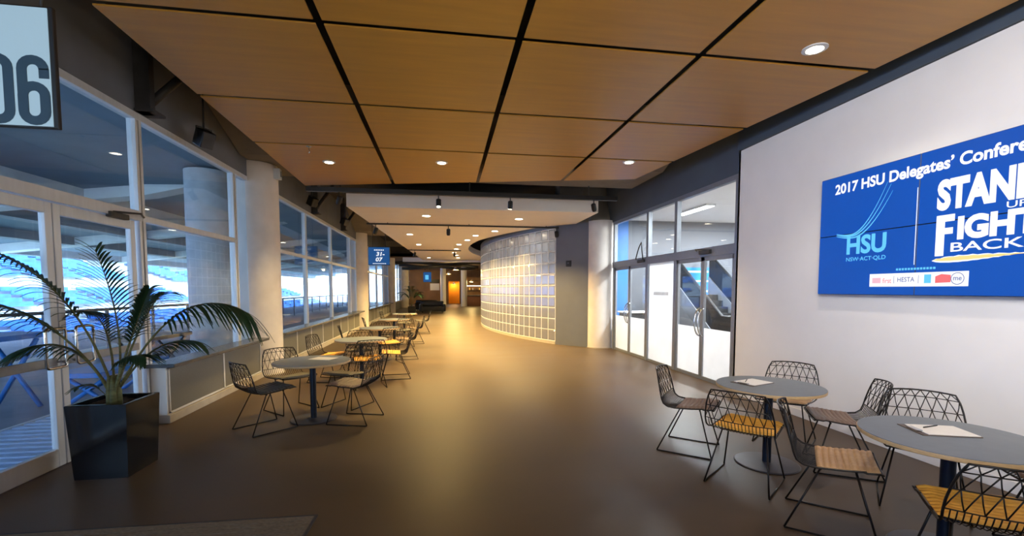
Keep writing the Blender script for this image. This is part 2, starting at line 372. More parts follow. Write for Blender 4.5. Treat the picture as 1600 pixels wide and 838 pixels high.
# ------------------------------------------------------------------ low cabinets and ledges under the left windows
def cabinet(y0, y1, step, label):
    t = empty('low_cabinet', (-3.3, y0, 0)); L = y1 - y0
    MB().bevbox(-0.19, 0.03, -0.02, L, 0, 0.10, 0.006).build('plinth', M['plinth'], t)
    MB().box(-0.19, -0.012, 0.0, L, 0.10, 0.685).build('carcass', M['cabf'], t)
    MB().bevbox(-0.19, 0.0, -0.012, 0.0, 0.10, 0.685, 0.003, 1).build('end_panel', M['white'], t)
    n = max(1, round((L - 0.1) / step)); w = (L - 0.08) / n
    for k in range(n):
        a = 0.04 + k * w
        fr = MB().box(-0.012, 0.004, a, a + 0.02, 0.11, 0.68).box(-0.012, 0.004, a + w - 0.02, a + w, 0.11, 0.68).box(-0.012, 0.004, a, a + w, 0.11, 0.13).box(-0.012, 0.004, a, a + w, 0.66, 0.68)
        p = MB().box(-0.011, -0.003, a + 0.02, a + w - 0.02, 0.13, 0.66).build('front_panel', M['cabp'], t)
        fr.build('panel_frame', M['cabf'], p)
    tag(t, label, 'cabinet')
def ledge(y0, y1, label):
    o = MB().bevbox(-3.492, -3.16, y0, y1, 0.69, 0.735, 0.008).build('window_ledge', M['ledge'])
    tag(o, label, 'ledge')
cabinet(5.95, 8.84, 1.45, 'low white and grey cabinet behind the palm planter')
ledge(5.86, 8.86, 'dark stone ledge on top of the cabinet behind the palm')
cabinet(9.75, 18.9, 1.2, 'long low grey cabinet under the second bay of windows')
ledge(9.75, 19.3, 'long dark ledge under the second bay of windows')
cabinet(20.5, 30.2, 1.2, 'farthest low cabinet under windows past the second column')
ledge(20.45, 30.4, 'dark ledge under the windows past the second column')

# ------------------------------------------------------------------ right shopfront
XR = 4.65
t = tag(empty('window_7'), kind='structure')
f = MB()
f.box(XR - 0.04, XR + 0.05, 6.35, 11.70, 3.36, 3.44); f.box(XR - 0.05, XR + 0.06, 6.35, 11.70, 2.20, 2.36); f.box(XR - 0.03, XR + 0.03, 6.35, 11.7, 0.0, 0.05)
for y in (6.5, 8.38, 9.62, 11.62): f.box(XR - 0.045, XR + 0.045, y - 0.05, y + 0.05, 0, 3.4)
f.build('window_frame', M['alug'], t)
for a, b in ((6.5, 8.38), (8.38, 9.62), (9.62, 11.62)): MB().box(XR - 0.005, XR + 0.005, a + 0.04, b - 0.04, 2.34, 3.38).build('window_pane', M['glr'], t)
MB().box(XR - 0.005, XR + 0.005, 8.42, 9.58, 0.04, 2.22).build('frosted_pane', M['frost'], t)
dk = mat('grey_decal', srgb(168, 160, 152), 0.6)
dm = MB()
for k in range(13):   # the film's small line of lettering, too soft to read
    y = 9.34 - k * 0.05
    dm.prism([(y, 1.50), (y - 0.03, 1.50), (y - 0.036, 1.57), (y - 0.012, 1.57)], 'x', XR - 0.0085, XR - 0.0055)
dm.build('pane_marks', dk, t)
def shop_door(name, y0, y1, hy):
    t = tag(empty(name), kind='structure'); s = 0.05
    f = MB().box(XR - 0.025, XR + 0.025, y0, y0 + s, 0.01, 2.2).box(XR - 0.025, XR + 0.025, y1 - s, y1, 0.01, 2.2).box(XR - 0.025, XR + 0.025, y0, y1, 0.01, 0.06).box(XR - 0.025, XR + 0.025, y0, y1, 2.13, 2.2)
    f.build('door_frame', M['alug'], t)
    MB().box(XR - 0.005, XR + 0.005, y0 + s - 0.01, y1 - s + 0.01, 0.93, 2.14).build('door_pane', M['glr'], t)
    MB().box(XR - 0.005, XR + 0.005, y0 + s - 0.01, y1 - s + 0.01, 0.05, 0.93).build('frosted_pane', M['frost'], t)
    pts = [(XR - 0.02, hy, 0.78)] + [(XR - 0.02 - 0.11 * math.sin(q), hy, 1.03 - 0.25 * math.cos(q)) for q in [PI * k / 10 for k in range(11)]] + [(XR - 0.02, hy, 1.28)]
    MB().tube(pts, 0.013, 8).build('door_handle', M['steel'], t)
shop_door('door_3', 6.56, 7.44, 7.39); shop_door('door_4', 7.45, 8.33, 7.50)
shop_door('door_5', 9.68, 10.61, 10.56); shop_door('door_6', 10.62, 11.56, 10.67)
for y, l in ((9.86, 'black door closer with raised bent arm over the far shopfront doors'), (7.3, 'dark slim door closer over the near shopfront doors')):
    o = empty('door_closer', (XR, y, 2.28))
    MB().bevbox(-0.105, -0.052, -0.16, 0.16, -0.035, 0.035, 0.008).build('body', M['dsteel'], o)
    if y > 9: MB().tube([(-0.08, -0.1, 0.035), (-0.09, -0.06, 0.28), (-0.12, -0.10, 0.42), (-0.08, 0.12, 0.32), (-0.07, 0.30, 0.08), (-0.055, 0.34, 0.06)], 0.013, 6).build('arm', M['black'], o)
    else: MB().tube([(-0.08, -0.1, 0.035), (-0.2, 0.1, 0.05), (-0.06, 0.3, 0.045)], 0.011, 6).build('arm', M['dsteel'], o)
    tag(o, l, 'door closer')
# room beyond
struct('wall_room_back', MB().box(10, 10.2, 3, 12.6, 0, 4.62), M['white'])
struct('wall_room_end', MB().box(4.86, 10, 12.45, 12.6, 0, 4.62), M['greyw'])
struct('wall_room_near', MB().box(4.64, 10, 3, 3.1, 0, 4.62), M['white'])
struct('ceiling_room', MB().box(4.82, 10, 3.1, 12.45, 3.62, 3.75), M['white'])
struct('trim_9', MB().box(4.86, 5.35, 12.40, 12.449, 0, 3.6), M['bluew'])
for i, (x, y) in enumerate(((6.2, 7.6), (6.2, 10.4), (8.4, 7.6), (8.4, 10.4))):
    o = empty('strip_light', (x, y, 3.62))
    MB().box(-0.12, 0.12, -0.7, 0.7, -0.05, 0).build('housing', M['cabf'], o)
    MB().box(-0.10, 0.10, -0.68, 0.68, -0.062, -0.05).build('diffuser', M['tube'], o)
    ld = bpy.data.lights.new('strip_lamp', 'AREA'); ld.shape = 'RECTANGLE'; ld.size = 0.2; ld.size_y = 1.36; ld.energy = L_ROOM; ld.color = COOL
    lo = bpy.data.objects.new('strip_lamp', ld); COL.objects.link(lo); lo.parent = o; lo.location = (0, 0, -0.07)
    tag(o, ['white strip light seen through the glass front, nearest the white wall', 'white strip light above the far pair of shopfront doors', 'strip light deep in the room behind the near shopfront doors', 'strip light deep in the room towards its end wall'][i], 'light', 'strip lights in the room behind the shopfront')
# escalator in the room
e = empty('escalator', (6.5, 9.65, 0)); sl = math.tan(math.radians(35))
def ez(y): return max(0, min(3.5, (y - 0.0) * sl))
MB().prism([(-0.6, 0.0), (0, 0.0), (2.35, 1.5), (2.35, 2.0), (0.0, 0.35), (-0.6, 0.35)], 'x', 0, 0.06).prism([(-0.6, 0.0), (0, 0.0), (2.35, 1.5), (2.35, 2.0), (0.0, 0.35), (-0.6, 0.35)], 'x', 1.14, 1.2).build('side_cladding', M['alug'], e)
for x in (0.03, 1.17):
    b = MB().prism([(-0.6, 0.35), (0, 0.35), (2.35, 2.0), (2.35, 2.6), (0.0, 0.95), (-0.6, 0.95)], 'x', x - 0.008, x + 0.008).build('balustrade', M['black'], e)
    MB().tube([(x, -0.75, 0.75), (x, -0.6, 0.98), (x, 0.0, 0.98), (x, 2.35, 2.63)], 0.04, 8).build('handrail', M['black'], e)
st = MB()
for k in range(9): st.box(0.08, 1.12, k * 0.23, k * 0.23 + 0.25, k * 0.162, k * 0.162 + 0.18)
st.build('steps', M['dsteel'], e)
tag(e, 'grey and black escalator seen through the right glass doors', 'escalator')
bb = empty('wall_billboard', (7.4, 12.44, 1.85))
MB().box(-0.6, 0.6, -0.03, 0, -0.5, 0.42).build('board', M['bluew'], bb)
st = MB()
for z, w in ((0.3, 0.5), (0.02, 0.56), (-0.28, 0.52)): st.box(-w, w, -0.036, -0.03, z - 0.025, z + 0.025)
st.build('pale_stripes', M['obeam'], bb)
tag(bb, 'blue billboard on the wall behind the escalator', 'billboard')
wb = empty('shop_counter', (5.62, 11.7, 0))
MB().bevbox(-0.7, 0.7, -0.25, 0.25, 0, 0.98, 0.01).build('body', M['dsteel'], wb); MB().bevbox(-0.74, 0.74, -0.29, 0.29, 0.98, 1.02, 0.008).build('top', M['white'], wb)
tag(wb, 'dark counter inside the room behind the far shopfront doors', 'counter')

# ------------------------------------------------------------------ glass block drum and grey end wall
t = empty('glass_block_wall', (0, 0, 0))
H0, RH, NR = 0.10, 0.329, 10
A0 = math.acos((DCX - 3.30) / DR); da = RH / DR * 1.02; NC = 46
def dp(a, r, z): return (DCX - r * math.cos(a), DCY - r * math.sin(a), z)
bk = MB(); jt = MB()
for c in range(NC):
    a1 = A0 - c * da; a0 = a1 - da; m_ = 0.010 / DR
    for r_ in range(NR):
        z0 = H0 + r_ * RH + 0.010; z1 = H0 + (r_ + 1) * RH - 0.010
        # pillow-faced block
        rows_ = []
        for iz in range(4):
            u = (0, 0.12, 0.88, 1)[iz]; row = []
            for ia in range(4):
                w = (0, 0.12, 0.88, 1)[ia]; bulge = 0.018 if (iz in (1, 2) and ia in (1, 2)) else 0.0
                row.append(dp(a1 - m_ - (da - 2 * m_) * w, DR + bulge, z0 + (z1 - z0) * u))
            rows_.append(row)
        bk.grid(rows_)
        bk.grid([[dp(a1 - m_, DR - 0.08, z0), dp(a0 + m_, DR - 0.08, z0)], [dp(a1 - m_, DR - 0.08, z1), dp(a0 + m_, DR - 0.08, z1)]])
    w_ = 0.011 / DR
    jt._add([dp(a1 + w_, DR + 0.008, H0), dp(a1 - w_, DR + 0.008, H0), dp(a1 - w_, DR - 0.08, H0), dp(a1 + w_, DR - 0.08, H0),
             dp(a1 + w_, DR + 0.008, H0 + NR * RH), dp(a1 - w_, DR + 0.008, H0 + NR * RH), dp(a1 - w_, DR - 0.08, H0 + NR * RH), dp(a1 + w_, DR - 0.08, H0 + NR * RH)],
            [(0, 1, 2, 3), (4, 5, 6, 7), (0, 1, 5, 4), (1, 2, 6, 5), (2, 3, 7, 6), (3, 0, 4, 7)])
def ring(mb, z0, z1, r0, r1, n=NC):
    rr = []
    for k in range(n + 1):
        a = A0 - k * da * NC / n; rr.append([dp(a, r1, z0), dp(a, r1, z1), dp(a, r0, z1), dp(a, r0, z0), dp(a, r1, z0)])
    mb.grid(rr)
for r_ in range(NR + 1): ring(jt, H0 + r_ * RH - 0.011, H0 + r_ * RH + 0.011, DR - 0.08, DR + 0.008)
bk.build('blocks', M['blk'], t); jt.build('joints', M['joint'], t)
k_ = MB(); ring(k_, 0, H0 - 0.012, DR - 0.1, DR + 0.012); k_.build('kerb', M['plinth'], t)
k_ = MB(); ring(k_, H0 + NR * RH + 0.012, 3.62, DR - 0.1, DR + 0.02); k_.build('head_channel', M['alug'], t)
tag(t, 'tall curved wall of glass blocks with white joints beside the walkway', 'glass block wall')
# grey end wall with the small sign
P0 = Vector((3.30, 12.80, 0)); P1 = Vector((4.02, 12.02, 0)); dv = (P1 - P0).normalized(); nv = Vector((-dv.y, dv.x, 0))
q = [P0, P1, P1 + nv * 0.15, P0 + nv * 0.15]
q = [(p.x, p.y) for p in q]
struct('wall_grey_end', MB().prism(q, 'z', 0, 4.0), M['greyw'])
s0 = P0 + dv * 0.44 + Vector((0, 0, 2.36)) - nv * 0.0
sg = empty('wall_sign', s0); sg.rotation_euler = (0, 0, math.atan2(dv.y, dv.x))
MB().bevbox(-0.085, 0.085, -0.02, -0.001, -0.085, 0.085, 0.004).build('plate', M['black'], sg)
MB().prism([(-0.035, 0.0), (0.02, 0.0), (0.02, 0.03), (-0.035, 0.03)], 'y', -0.0225, -0.02).build('pictogram', M['greyw'], sg)
tag(sg, 'small black square sign on the grey wall beside the glass blocks', 'sign')
# drum interior
struct('wall_drum_inner', MB().box(5.1, 5.2, 12.61, 27.6, 0, 4.62), M['white'])
dpoly = [(5.1, 12.95)] + [(drum(DR - 0.1, 12.95 + k * 0.6), 12.95 + k * 0.6) for k in range(24)] + [(5.1, 26.75)]
struct('ceiling_drum', MB().prism(dpoly[::-1], 'z', 3.56, 3.60), M['white'])
struct('wall_far_side', MB().box(7.0, 7.1, 27.6, 50, 0, 4.62).box(5.2, 7.0, 27.5, 27.6, 0, 4.62), M['brownw'])
struct('trim_12', MB().box(-3.62, 5.2, 29.4, 29.5, 3.7, 4.9), M['slab'])
struct('trim_13', MB().box(3.78, 4.86, 12.46, 12.6, 3.2, 4.62).prism([(3.28, 12.82), (3.9, 12.2), (4.0, 12.5), (3.4, 13.0)], 'z', 4.0, 4.62), M['beam'])
for i, y in enumerate((14.2, 16.4, 18.8, 21.6, 24.8)):
    o = empty('drum_light', (3.9, y, 3.56))
    MB().lathe([(0.14, -0.03), (0.15, 0)], n=20).build('rim', M['alu'], o); MB().lathe([(0.12, -0.034), (0.12, -0.03)], n=20).build('diffuser', M['tube'], o)
    ld = bpy.data.lights.new('drum_lamp', 'AREA'); ld.shape = 'DISK'; ld.size = 0.24; ld.energy = L_DRUM; ld.color = (0.94, 0.97, 1.0)
    lo = bpy.data.objects.new('drum_lamp', ld); COL.objects.link(lo); lo.parent = o; lo.location = (0, 0, -0.04)
    tag(o, 'round ceiling lamp glowing behind the curved glass block wall', 'light', 'lamps behind the glass blocks')

# ------------------------------------------------------------------ downlights
def downlight(x, y, z, energy, color, label, group, r=0.075, angle=125, blend=0.6):
    o = empty('downlight', (x, y, z))
    MB().lathe([(r, -0.012), (r + 0.03, -0.008), (r + 0.03, 0.0)], n=20).build('rim', M['cabf'], o, 0.5)
    MB().lathe([(r - 0.005, -0.0135), (r - 0.005, -0.0125)], n=20).build('lens', M['bulb'], o)
    ld = bpy.data.lights.new('downlight_lamp', 'SPOT'); ld.energy = energy; ld.color = color; ld.spot_size = math.radians(angle); ld.spot_blend = blend; ld.shadow_soft_size = 0.08
    lo = bpy.data.objects.new('downlight_lamp', ld); COL.objects.link(lo); lo.parent = o; lo.location = (0, 0, -0.03)
    return tag(o, label, 'downlight', group)
GP = 'downlights in the plywood ceiling'
downlight(3.35, 3.71, 3.8, L_PANEL * 1.2, NEUT, 'round recessed downlight in the plywood ceiling above the right-hand tables', GP)
downlight(-1.88, 8.18, 3.8, L_PANEL * 4.8, WARM, 'recessed downlight at the left of the plywood ceiling end', GP, angle=100, blend=0.8)
downlight(0.02, 7.92, 3.8, L_PANEL * 4.8, WARM, 'recessed downlight at the middle of the plywood ceiling end', GP, angle=100, blend=0.8)
downlight(3.18, 7.39, 3.8, L_PANEL * 4.8, WARM, 'recessed downlight at the right of the plywood ceiling end', GP, angle=100, blend=0.8)
for x, y in ((3.3, 0.3), (3.3, -3.0), (0.0, -2.6), (-1.9, -0.6)): downlight(x, y, 3.8, L_PANEL * 0.4, NEUT, 'added fill downlight in the plywood ceiling behind the viewer', 'added fill downlights behind the viewer')  # unseen downlights, added as fill for the near end
GG = 'downlights in the cream ceiling'
GPOS = [(-0.36, 11.42, 'cream ceiling downlight, front row, left one'), (1.99, 11.56, 'cream ceiling downlight, front row, right one'), (-1.03, 15.32, 'left cream ceiling downlight just behind the second light track'),
        (1.66, 14.07, 'first downlight of the curved row beside the glass block wall'), (1.15, 15.32, 'second downlight of the curved row beside the glass blocks'), (0.95, 16.76, 'third downlight of the curved row beside the glass blocks'),
        (0.71, 18.48, 'fourth downlight of the curved row beside the glass blocks'), (-0.91, 18.74, 'left cream ceiling downlight ahead of the third light track'), (0.67, 20.54, 'fifth downlight of the curved row beside the glass blocks'),
        (0.64, 22.71, 'sixth downlight of the curved row beside the glass blocks'), (-0.72, 26.5, 'farthest left downlight in the cream ceiling'), (0.80, 24.38, 'seventh downlight of the curved row beside the glass blocks'), (0.95, 26.33, 'last downlight of the curved row beside the glass blocks')]
for x, y, l in GPOS: downlight(x, y, 3.45, L_GYP, WARM, l, GG, r=0.10)

o = empty('sprinkler_head', (-1.98, 7.36, 3.8))
MB().lathe([(0.035, -0.006), (0.04, 0.0)], n=16).build('escutcheon', M['steel'], o); MB().tube([(0, 0, -0.004), (0, 0, -0.05), (0.012, 0, -0.075), (0, 0, -0.10)], 0.007, 6).build('nozzle', M['steel'], o)
tag(o, 'small metal sprinkler under the plywood ceiling near its left end', 'sprinkler')
# lighting trusses and track spots
def track(y, x0, x1, z, r, name, label, hang):
    o = empty(name, ((x0 + x1) / 2, y, z)); w = (x1 - x0) / 2
    MB().box(-w, w, -r, r, -r, r).build('bar', M['black'], o)
    for x in (-w * 0.8, 0, w * 0.8): MB().tube([(x, 0, r), (x, 0, hang)], 0.012, 6).build('hanger', M['dsteel'], o)
    tag(o, label, 'light track')
track(9.95, -2.75, 4.0, 3.70, 0.045, 'light_track', 'black bar across the walkway at the end of the plywood ceiling', 0.9)
track(12.75, -2.0, 3.55, 3.405, 0.022, 'light_track', 'thin black light track under the front of the cream ceiling', 0.045)
track(21.0, -1.6, 0.9, 3.405, 0.022, 'light_track', 'thin light track far back under the cream ceiling', 0.045)
def spot(x, y, z, tilt, rz, label, energy=0, color=NEUT):
    o = empty('track_spotlight', (x, y, z), rz)
    MB().tube([(0, 0, 0), (0, 0, -0.10)], 0.012, 6).build('stem', M['black'], o)
    c = Matrix.Rotation(tilt, 4, 'X'); b = MB().lathe([(0.045, -0.09), (0.055, -0.05), (0.055, 0.07), (0.03, 0.09)], n=16)
    b.v = [tuple(c @ Vector(v) + Vector((0, 0, -0.16))) for v in b.v]; h = b.build('lamp_head', M['black'], o, 0.6)
    b = MB().lathe([(0.038, -0.096), (0.04, -0.0905)], n=16); b.v = [tuple(c @ Vector(v) + Vector((0, 0, -0.16))) for v in b.v]; b.build('lens', M['bulb'] if energy else M['dsteel'], h)
    if energy:
        ld = bpy.data.lights.new('spot_lamp', 'SPOT'); ld.energy = energy; ld.color = color; ld.spot_size = math.radians(110); ld.spot_blend = 0.8; ld.shadow_soft_size = 0.04
        lo = bpy.data.objects.new('spot_lamp', ld); COL.objects.link(lo); lo.parent = o; lo.location = tuple(c @ Vector((0, 0, -0.11)) + Vector((0, 0, -0.16))); lo.rotation_euler = (tilt, 0, 0)
    tag(o, label, 'spotlight', 'spotlights on the light tracks')
spot(-0.05, 9.95, 3.655, -0.25, 0, 'lit black spotlight hanging left of centre on the front bar', L_TRACK, WARM)
spot(1.52, 9.95, 3.655, 0.3, 0, 'lit spotlight hanging right of centre on the front bar', L_TRACK, WARM)
spot(-2.1, 9.95, 3.655, 0.5, 0.8, 'unlit black spotlight at the left end of the front bar')
spot(3.45, 9.95, 3.655, 0.4, -0.8, 'unlit black spotlight at the right end of the front bar')
spot(-1.76, 12.75, 3.383, 0.5, 0.9, 'black spotlight at the left end of the thin track')
spot(0.2, 12.75, 3.383, 0.35, 0, 'black spotlight near the middle of the thin track')
spot(3.3, 12.75, 3.383, 0.35, -0.6, 'black spotlight at the right end of the thin track beside the glass blocks')
spot(-1.2, 21.0, 3.383, 0.4, 0.6, 'small spotlight at the left end of the far track')
spot(0.6, 21.0, 3.383, 0.4, 0.2, 'small spotlight at the right end of the far track')

# unseen lamps added behind the viewer to brighten wall and ceiling: washers and uplighters
def aim(o, d):
    o.rotation_euler = Vector(d).to_track_quat('-Z', 'Y').to_euler()
track(-1.2, -2.4, 1.6, 3.70, 0.022, 'light_track', 'black light track added behind the viewer for the fill spotlights', 0.09)  # added track that carries the fill spotlights
for i, (x, ty, tz) in enumerate(((-2.0, 5.2, 2.3), (-0.4, 3.4, 2.25), (1.2, 1.4, 2.2))):  # added spots, put in to brighten the white wall
    o = empty('fill_washer', (x, -1.2, 3.675)); MB().tube([(0, 0, 0), (0, 0, -0.12)], 0.012, 6).build('stem', M['black'], o)
    d = Vector((4.5 - x, ty + 1.2, tz - 3.5)).normalized()
    MB().tube([Vector((0, 0, -0.18)) - d * 0.09, Vector((0, 0, -0.18)) + d * 0.09], 0.055, 14).build('lamp_head', M['black'], o)
    ld = bpy.data.lights.new('washer_fill', 'SPOT'); ld.energy = L_WASH; ld.color = (0.97, 0.96, 0.97); ld.spot_size = math.radians(58); ld.spot_blend = 1.0; ld.shadow_soft_size = 0.25
    lo = bpy.data.objects.new('washer_fill', ld); COL.objects.link(lo); lo.parent = o; lo.location = Vector((0, 0, -0.18)) + d * 0.12; aim(lo, d)
    tag(o, 'black track spotlight added behind the viewer to brighten the white wall', 'spotlight', 'added wall washers behind the viewer')
for i, (x, y, tx, ty) in enumerate(((-1.9, -0.8, -1.5, 4.6), (0.6, -0.9, 0.8, 5.6), (2.9, -0.8, 2.6, 4.6))):  # added uplights, put in to brighten the plywood ceiling
    o = empty('fill_uplighter', (x, y, 0)); MB().lathe([(0.16, 0), (0.16, 0.02), (0.02, 0.03)], n=24).build('base', M['black'], o, 0.5)
    MB().lathe([(0.012, 0.02), (0.012, 1.55)], n=10).build('pole', M['black'], o); MB().lathe([(0.03, 1.53), (0.15, 1.62), (0.145, 1.62), (0.03, 1.54)], n=24).build('bowl', M['black'], o, 0.6)
    ld = bpy.data.lights.new('uplight_fill', 'SPOT'); ld.energy = L_UP; ld.color = (1.0, 0.86, 0.66); ld.spot_size = math.radians(150); ld.spot_blend = 1.0; ld.shadow_soft_size = 0.12
    lo = bpy.data.objects.new('uplight_fill', ld); COL.objects.link(lo); lo.parent = o; lo.location = (0, 0, 1.66); aim(lo, (tx - x, ty - y, 3.8 - 1.66 + 1.2))
    tag(o, 'black uplighter added behind the viewer to brighten the plywood ceiling', 'lamp', 'added uplighters behind the viewer')

# steel brackets, speakers on the left bulkhead
def bracket(y, label):
    o = empty('steel_bracket', (-3.455, y, 3.67))
    MB().box(0, 0.14, -0.05, 0.05, 0, 0.93).box(0.0, 0.16, -0.08, -0.05, 0, 0.93).build('post', M['dsteel'], o)
    MB().box(0, 0.2, -0.1, 0.14, 0, 0.03).build('foot_plate', M['dsteel'], o)
    MB().tube([(0.08, 0.04, 0.12), (0.45, 0.55, 0.93)], 0.05, 6).build('brace', M['dsteel'], o)
    tag(o, label, 'bracket')
bracket(5.95, 'dark steel post and slanted brace above the glass door')
bracket(13.0, 'dark steel post and brace above the second bay of windows')
bracket(16.6, 'dark steel post and brace above windows near the hanging blue sign')
def speaker(x, y, z, top, label):
    o = empty('speaker', (x, y, z)); o.rotation_euler = (0, 0, math.radians(-125))
    c = Matrix.Rotation(math.radians(-28), 4, 'X')
    b = MB().bevbox(-0.085, 0.085, -0.10, 0.10, -0.11, 0.11, 0.012); b.v = [tuple(c @ Vector(v)) for v in b.v]; b.build('cabinet', M['black'], o)
    b = MB().bevbox(-0.075, 0.075, 0.10, 0.108, -0.10, 0.10, 0.003, 1); b.v = [tuple(c @ Vector(v)) for v in b.v]; b.build('grille', M['dsteel'], o)
    MB().tube([(0, 0, 0.09), (0, 0, top - z)], 0.012, 6).build('drop_rod', M['black'], o)
    MB().tube([(-0.1, 0, 0), (-0.1, 0, 0.14), (0.1, 0, 0.14), (0.1, 0, 0)], 0.008, 5).build('yoke', M['black'], o)
    tag(o, label, 'speaker')
speaker(-3.15, 6.75, 3.66, 4.62, 'black speaker on a rod above the window beside the first column')
speaker(-3.15, 11.9, 3.80, 4.62, 'black speaker high above the windows just past the first column')
speaker(-3.15, 15.6, 3.86, 4.62, 'black speaker above the windows before the second column')
db = empty('detector_box', (-3.09, 9.2, 3.80)); MB().bevbox(-0.02, 0.10, -0.06, 0.06, -0.1, 0.1, 0.01).build('case', M['cabf'], db); MB().box(0.1, 0.104, -0.02, 0.02, -0.05, 0.05).build('slot', M['dsteel'], db)
tag(db, 'small white box near the top of the first left column', 'detector')
# services above the plywood end
for k, (y, z, r, x0, x1, l) in enumerate(((9.7, 4.35, 0.10, -2.6, 3.6, 'fat dark duct crossing above the plywood ceiling end'), (10.9, 4.45, 0.05, -2.4, 3.9, 'thin dark pipe crossing behind the fat duct'))):
    o = MB().tube([(x0, y, z), (x1, y + 0.1, z)], r, 12).build('service_pipe', M['dsteel']); tag(o, l, 'pipe')
o = MB().tube([(2.0, 9.1, 4.08), (2.6, 10.0, 4.08), (3.0, 11.5, 4.08)], 0.06, 10).build('service_pipe', M['bulk']); tag(o, 'grey pipe slanting back above the front light bar', 'pipe')

# ------------------------------------------------------------------ signs
def sq_ring(cx, cz, w, h, t, n=6):
    """closed condensed letter ring, outer and inner rounded rectangles"""
    def rr(w, h, r):
        p = []
        for sx, sz, q0 in ((1, 1, 0), (-1, 1, 90), (-1, -1, 180), (1, -1, 270)):
            for k in range(n): q = math.radians(q0 + 90 * k / (n - 1)); p.append((cx + sx * (w / 2 - r) + r * math.cos(q), cz + sz * (h / 2 - r) + r * math.sin(q)))
        return p
    return rr(w, h, w * 0.48), rr(w - 2 * t, h - 2 * t, (w - 2 * t) * 0.48)
def extr(mb, quads, y0, y1):
    for qd in quads: mb.prism(qd, 'y', y0, y1)
def ring_quads(o, i): return [(o[k], o[(k + 1) % len(o)], i[(k + 1) % len(i)], i[k]) for k in range(len(o))]
s = empty('hanging_sign', (-2.50, 3.16, 2.58))
MB().bevbox(-0.26, 0.262, -0.05, -0.025, 0, 0.70, 0.006).build('case', M['black'], s)
MB().box(-0.25, 0.235, -0.056, -0.0505, 0.012, 0.688).build('light_panel', M['signp'], s)
dg_ = MB(); o_, i_ = sq_ring(-0.035, 0.215, 0.165, 0.40, 0.052); extr(dg_, ring_quads(o_, i_), -0.060, -0.0562)
dg_.build('numeral', M['signd'], s)
dg_ = MB(); o_, i_ = sq_ring(0.148, 0.14, 0.165, 0.25, 0.052); extr(dg_, ring_quads(o_, i_), -0.0612, -0.0562)
o_, i_ = sq_ring(0.148, 0.215, 0.165, 0.40, 0.052)
extr(dg_, [q for q in ring_quads(o_, i_) if (q[0][1] + q[1][1]) / 2 > 0.32 or (q[0][0] < 0.12 and abs(q[0][1] - q[1][1]) > 0.12)], -0.060, -0.0562)
X1 = 0.148 + 0.0825
extr(dg_, [[(X1 - 0.052, 0.285), (X1, 0.285), (X1, 0.34), (X1 - 0.052, 0.34)]], -0.060, -0.0562)
dg_.build('numeral', M['signd'], s)
for x in (-0.2, 0.2): MB().tube([(x, -0.038, 0.70), (x, -0.038, 1.215)], 0.008, 6).build('hanger', M['dsteel'], s)
tag(s, 'pale hanging sign with dark slate 06 beside the left doors', 'sign')
def blue_sign(x, y, z, w, h, top, label, writing=True):
    s = empty('blue_sign', (x, y, z))
    MB().bevbox(-w / 2, w / 2, -0.06, 0.06, 0, h, 0.01).build('case', M['black'], s)
    MB().box(-w / 2 + 0.015, w / 2 - 0.015, -0.066, -0.0605, 0.015, h - 0.015).build('screen', M['sblue'], s)
    if writing:
        text('lettering', '31-', M['scrw'], s, (-0.10, -0.0665, h * 0.50), (1, 0, 0), (0, 0, 1), 0.30, 0.15, 0.03, 0.002, 0.15)
        text('lettering', '07', M['scrw'], s, (-0.12, -0.0665, h * 0.20), (1, 0, 0), (0, 0, 1), 0.25, 0.15, 0.03, 0.002, 0.15)
        tx = MB()
        for k in range(6): tx.box(-0.17 + k * 0.06, -0.13 + k * 0.06, -0.068, -0.0662, h * 0.80, h * 0.86)
        for k in range(8): tx.box(-0.22 + k * 0.06, -0.18 + k * 0.06, -0.068, -0.0662, h * 0.07, h * 0.11)
        tx.build('small_print', M['scrw'], s)
    else: MB().box(-w * 0.25, w * 0.15, -0.068, -0.0662, h * 0.25, h * 0.7).build('bright_patch', M['scrc'], s)
    for q in (-w * 0.3, w * 0.3): MB().tube([(q, 0, h), (q, 0, top - z)], 0.012, 6).build('hanger', M['dsteel'], s)
    tag(s, label, 'sign')
blue_sign(-2.24, 17.0, 2.50, 0.76, 0.66, 4.6, 'blue hanging sign with white numbers before the second column')
blue_sign(-1.05, 34.0, 2.15, 0.6, 0.75, 3.69, 'small blue hanging screen at the far end above the sofas', False)

# video wall on the right: two by two screens
v = empty('video_wall', (4.5, 3.6, 2.23))
YL, YR, ZB, ZT = 1.10, -1.10, -0.66, 0.66
for yy_, zz in ((0, 0), (0, 1), (1, 0), (1, 1)):
    y1 = YL if yy_ == 0 else 0.0; y0 = 0.0 if yy_ == 0 else YR
    z0 = ZB if zz == 0 else 0.0; z1 = 0.0 if zz == 0 else ZT
    p = MB().bevbox(-0.09, -0.002, y0 + 0.001, y1 - 0.001, z0 + 0.001, z1 - 0.001, 0.003, 1).build('screen_unit', M['black'], v)
    MB().box(-0.0925, -0.0902, y0 + 0.005, y1 - 0.005, z0 + 0.005, z1 - 0.005).build('screen_face', M['scr'], p)
EX, EY = (0, -1, 0), (0, 0, 1); XS = -0.0928
def vt(body, m, yl, yr, z0, z1, bold=0.02, shear=0, name='lettering'):
    return text(name, body, m, v, (XS, yl - 3.6, z0 - 2.23), EX, EY, yl - yr, z1 - z0, bold, 0.002, shear)
vt('2017 HSU Delegates\u2019 Conference', M['scrw'], 4.51, 2.62, 2.655, 2.80, 0.03)
vt('STAND', M['scrw'], 3.44, 2.71, 2.325, 2.60, 0.055)
vt('UP', M['scrw'], 2.93, 2.80, 2.268, 2.318, 0.006)
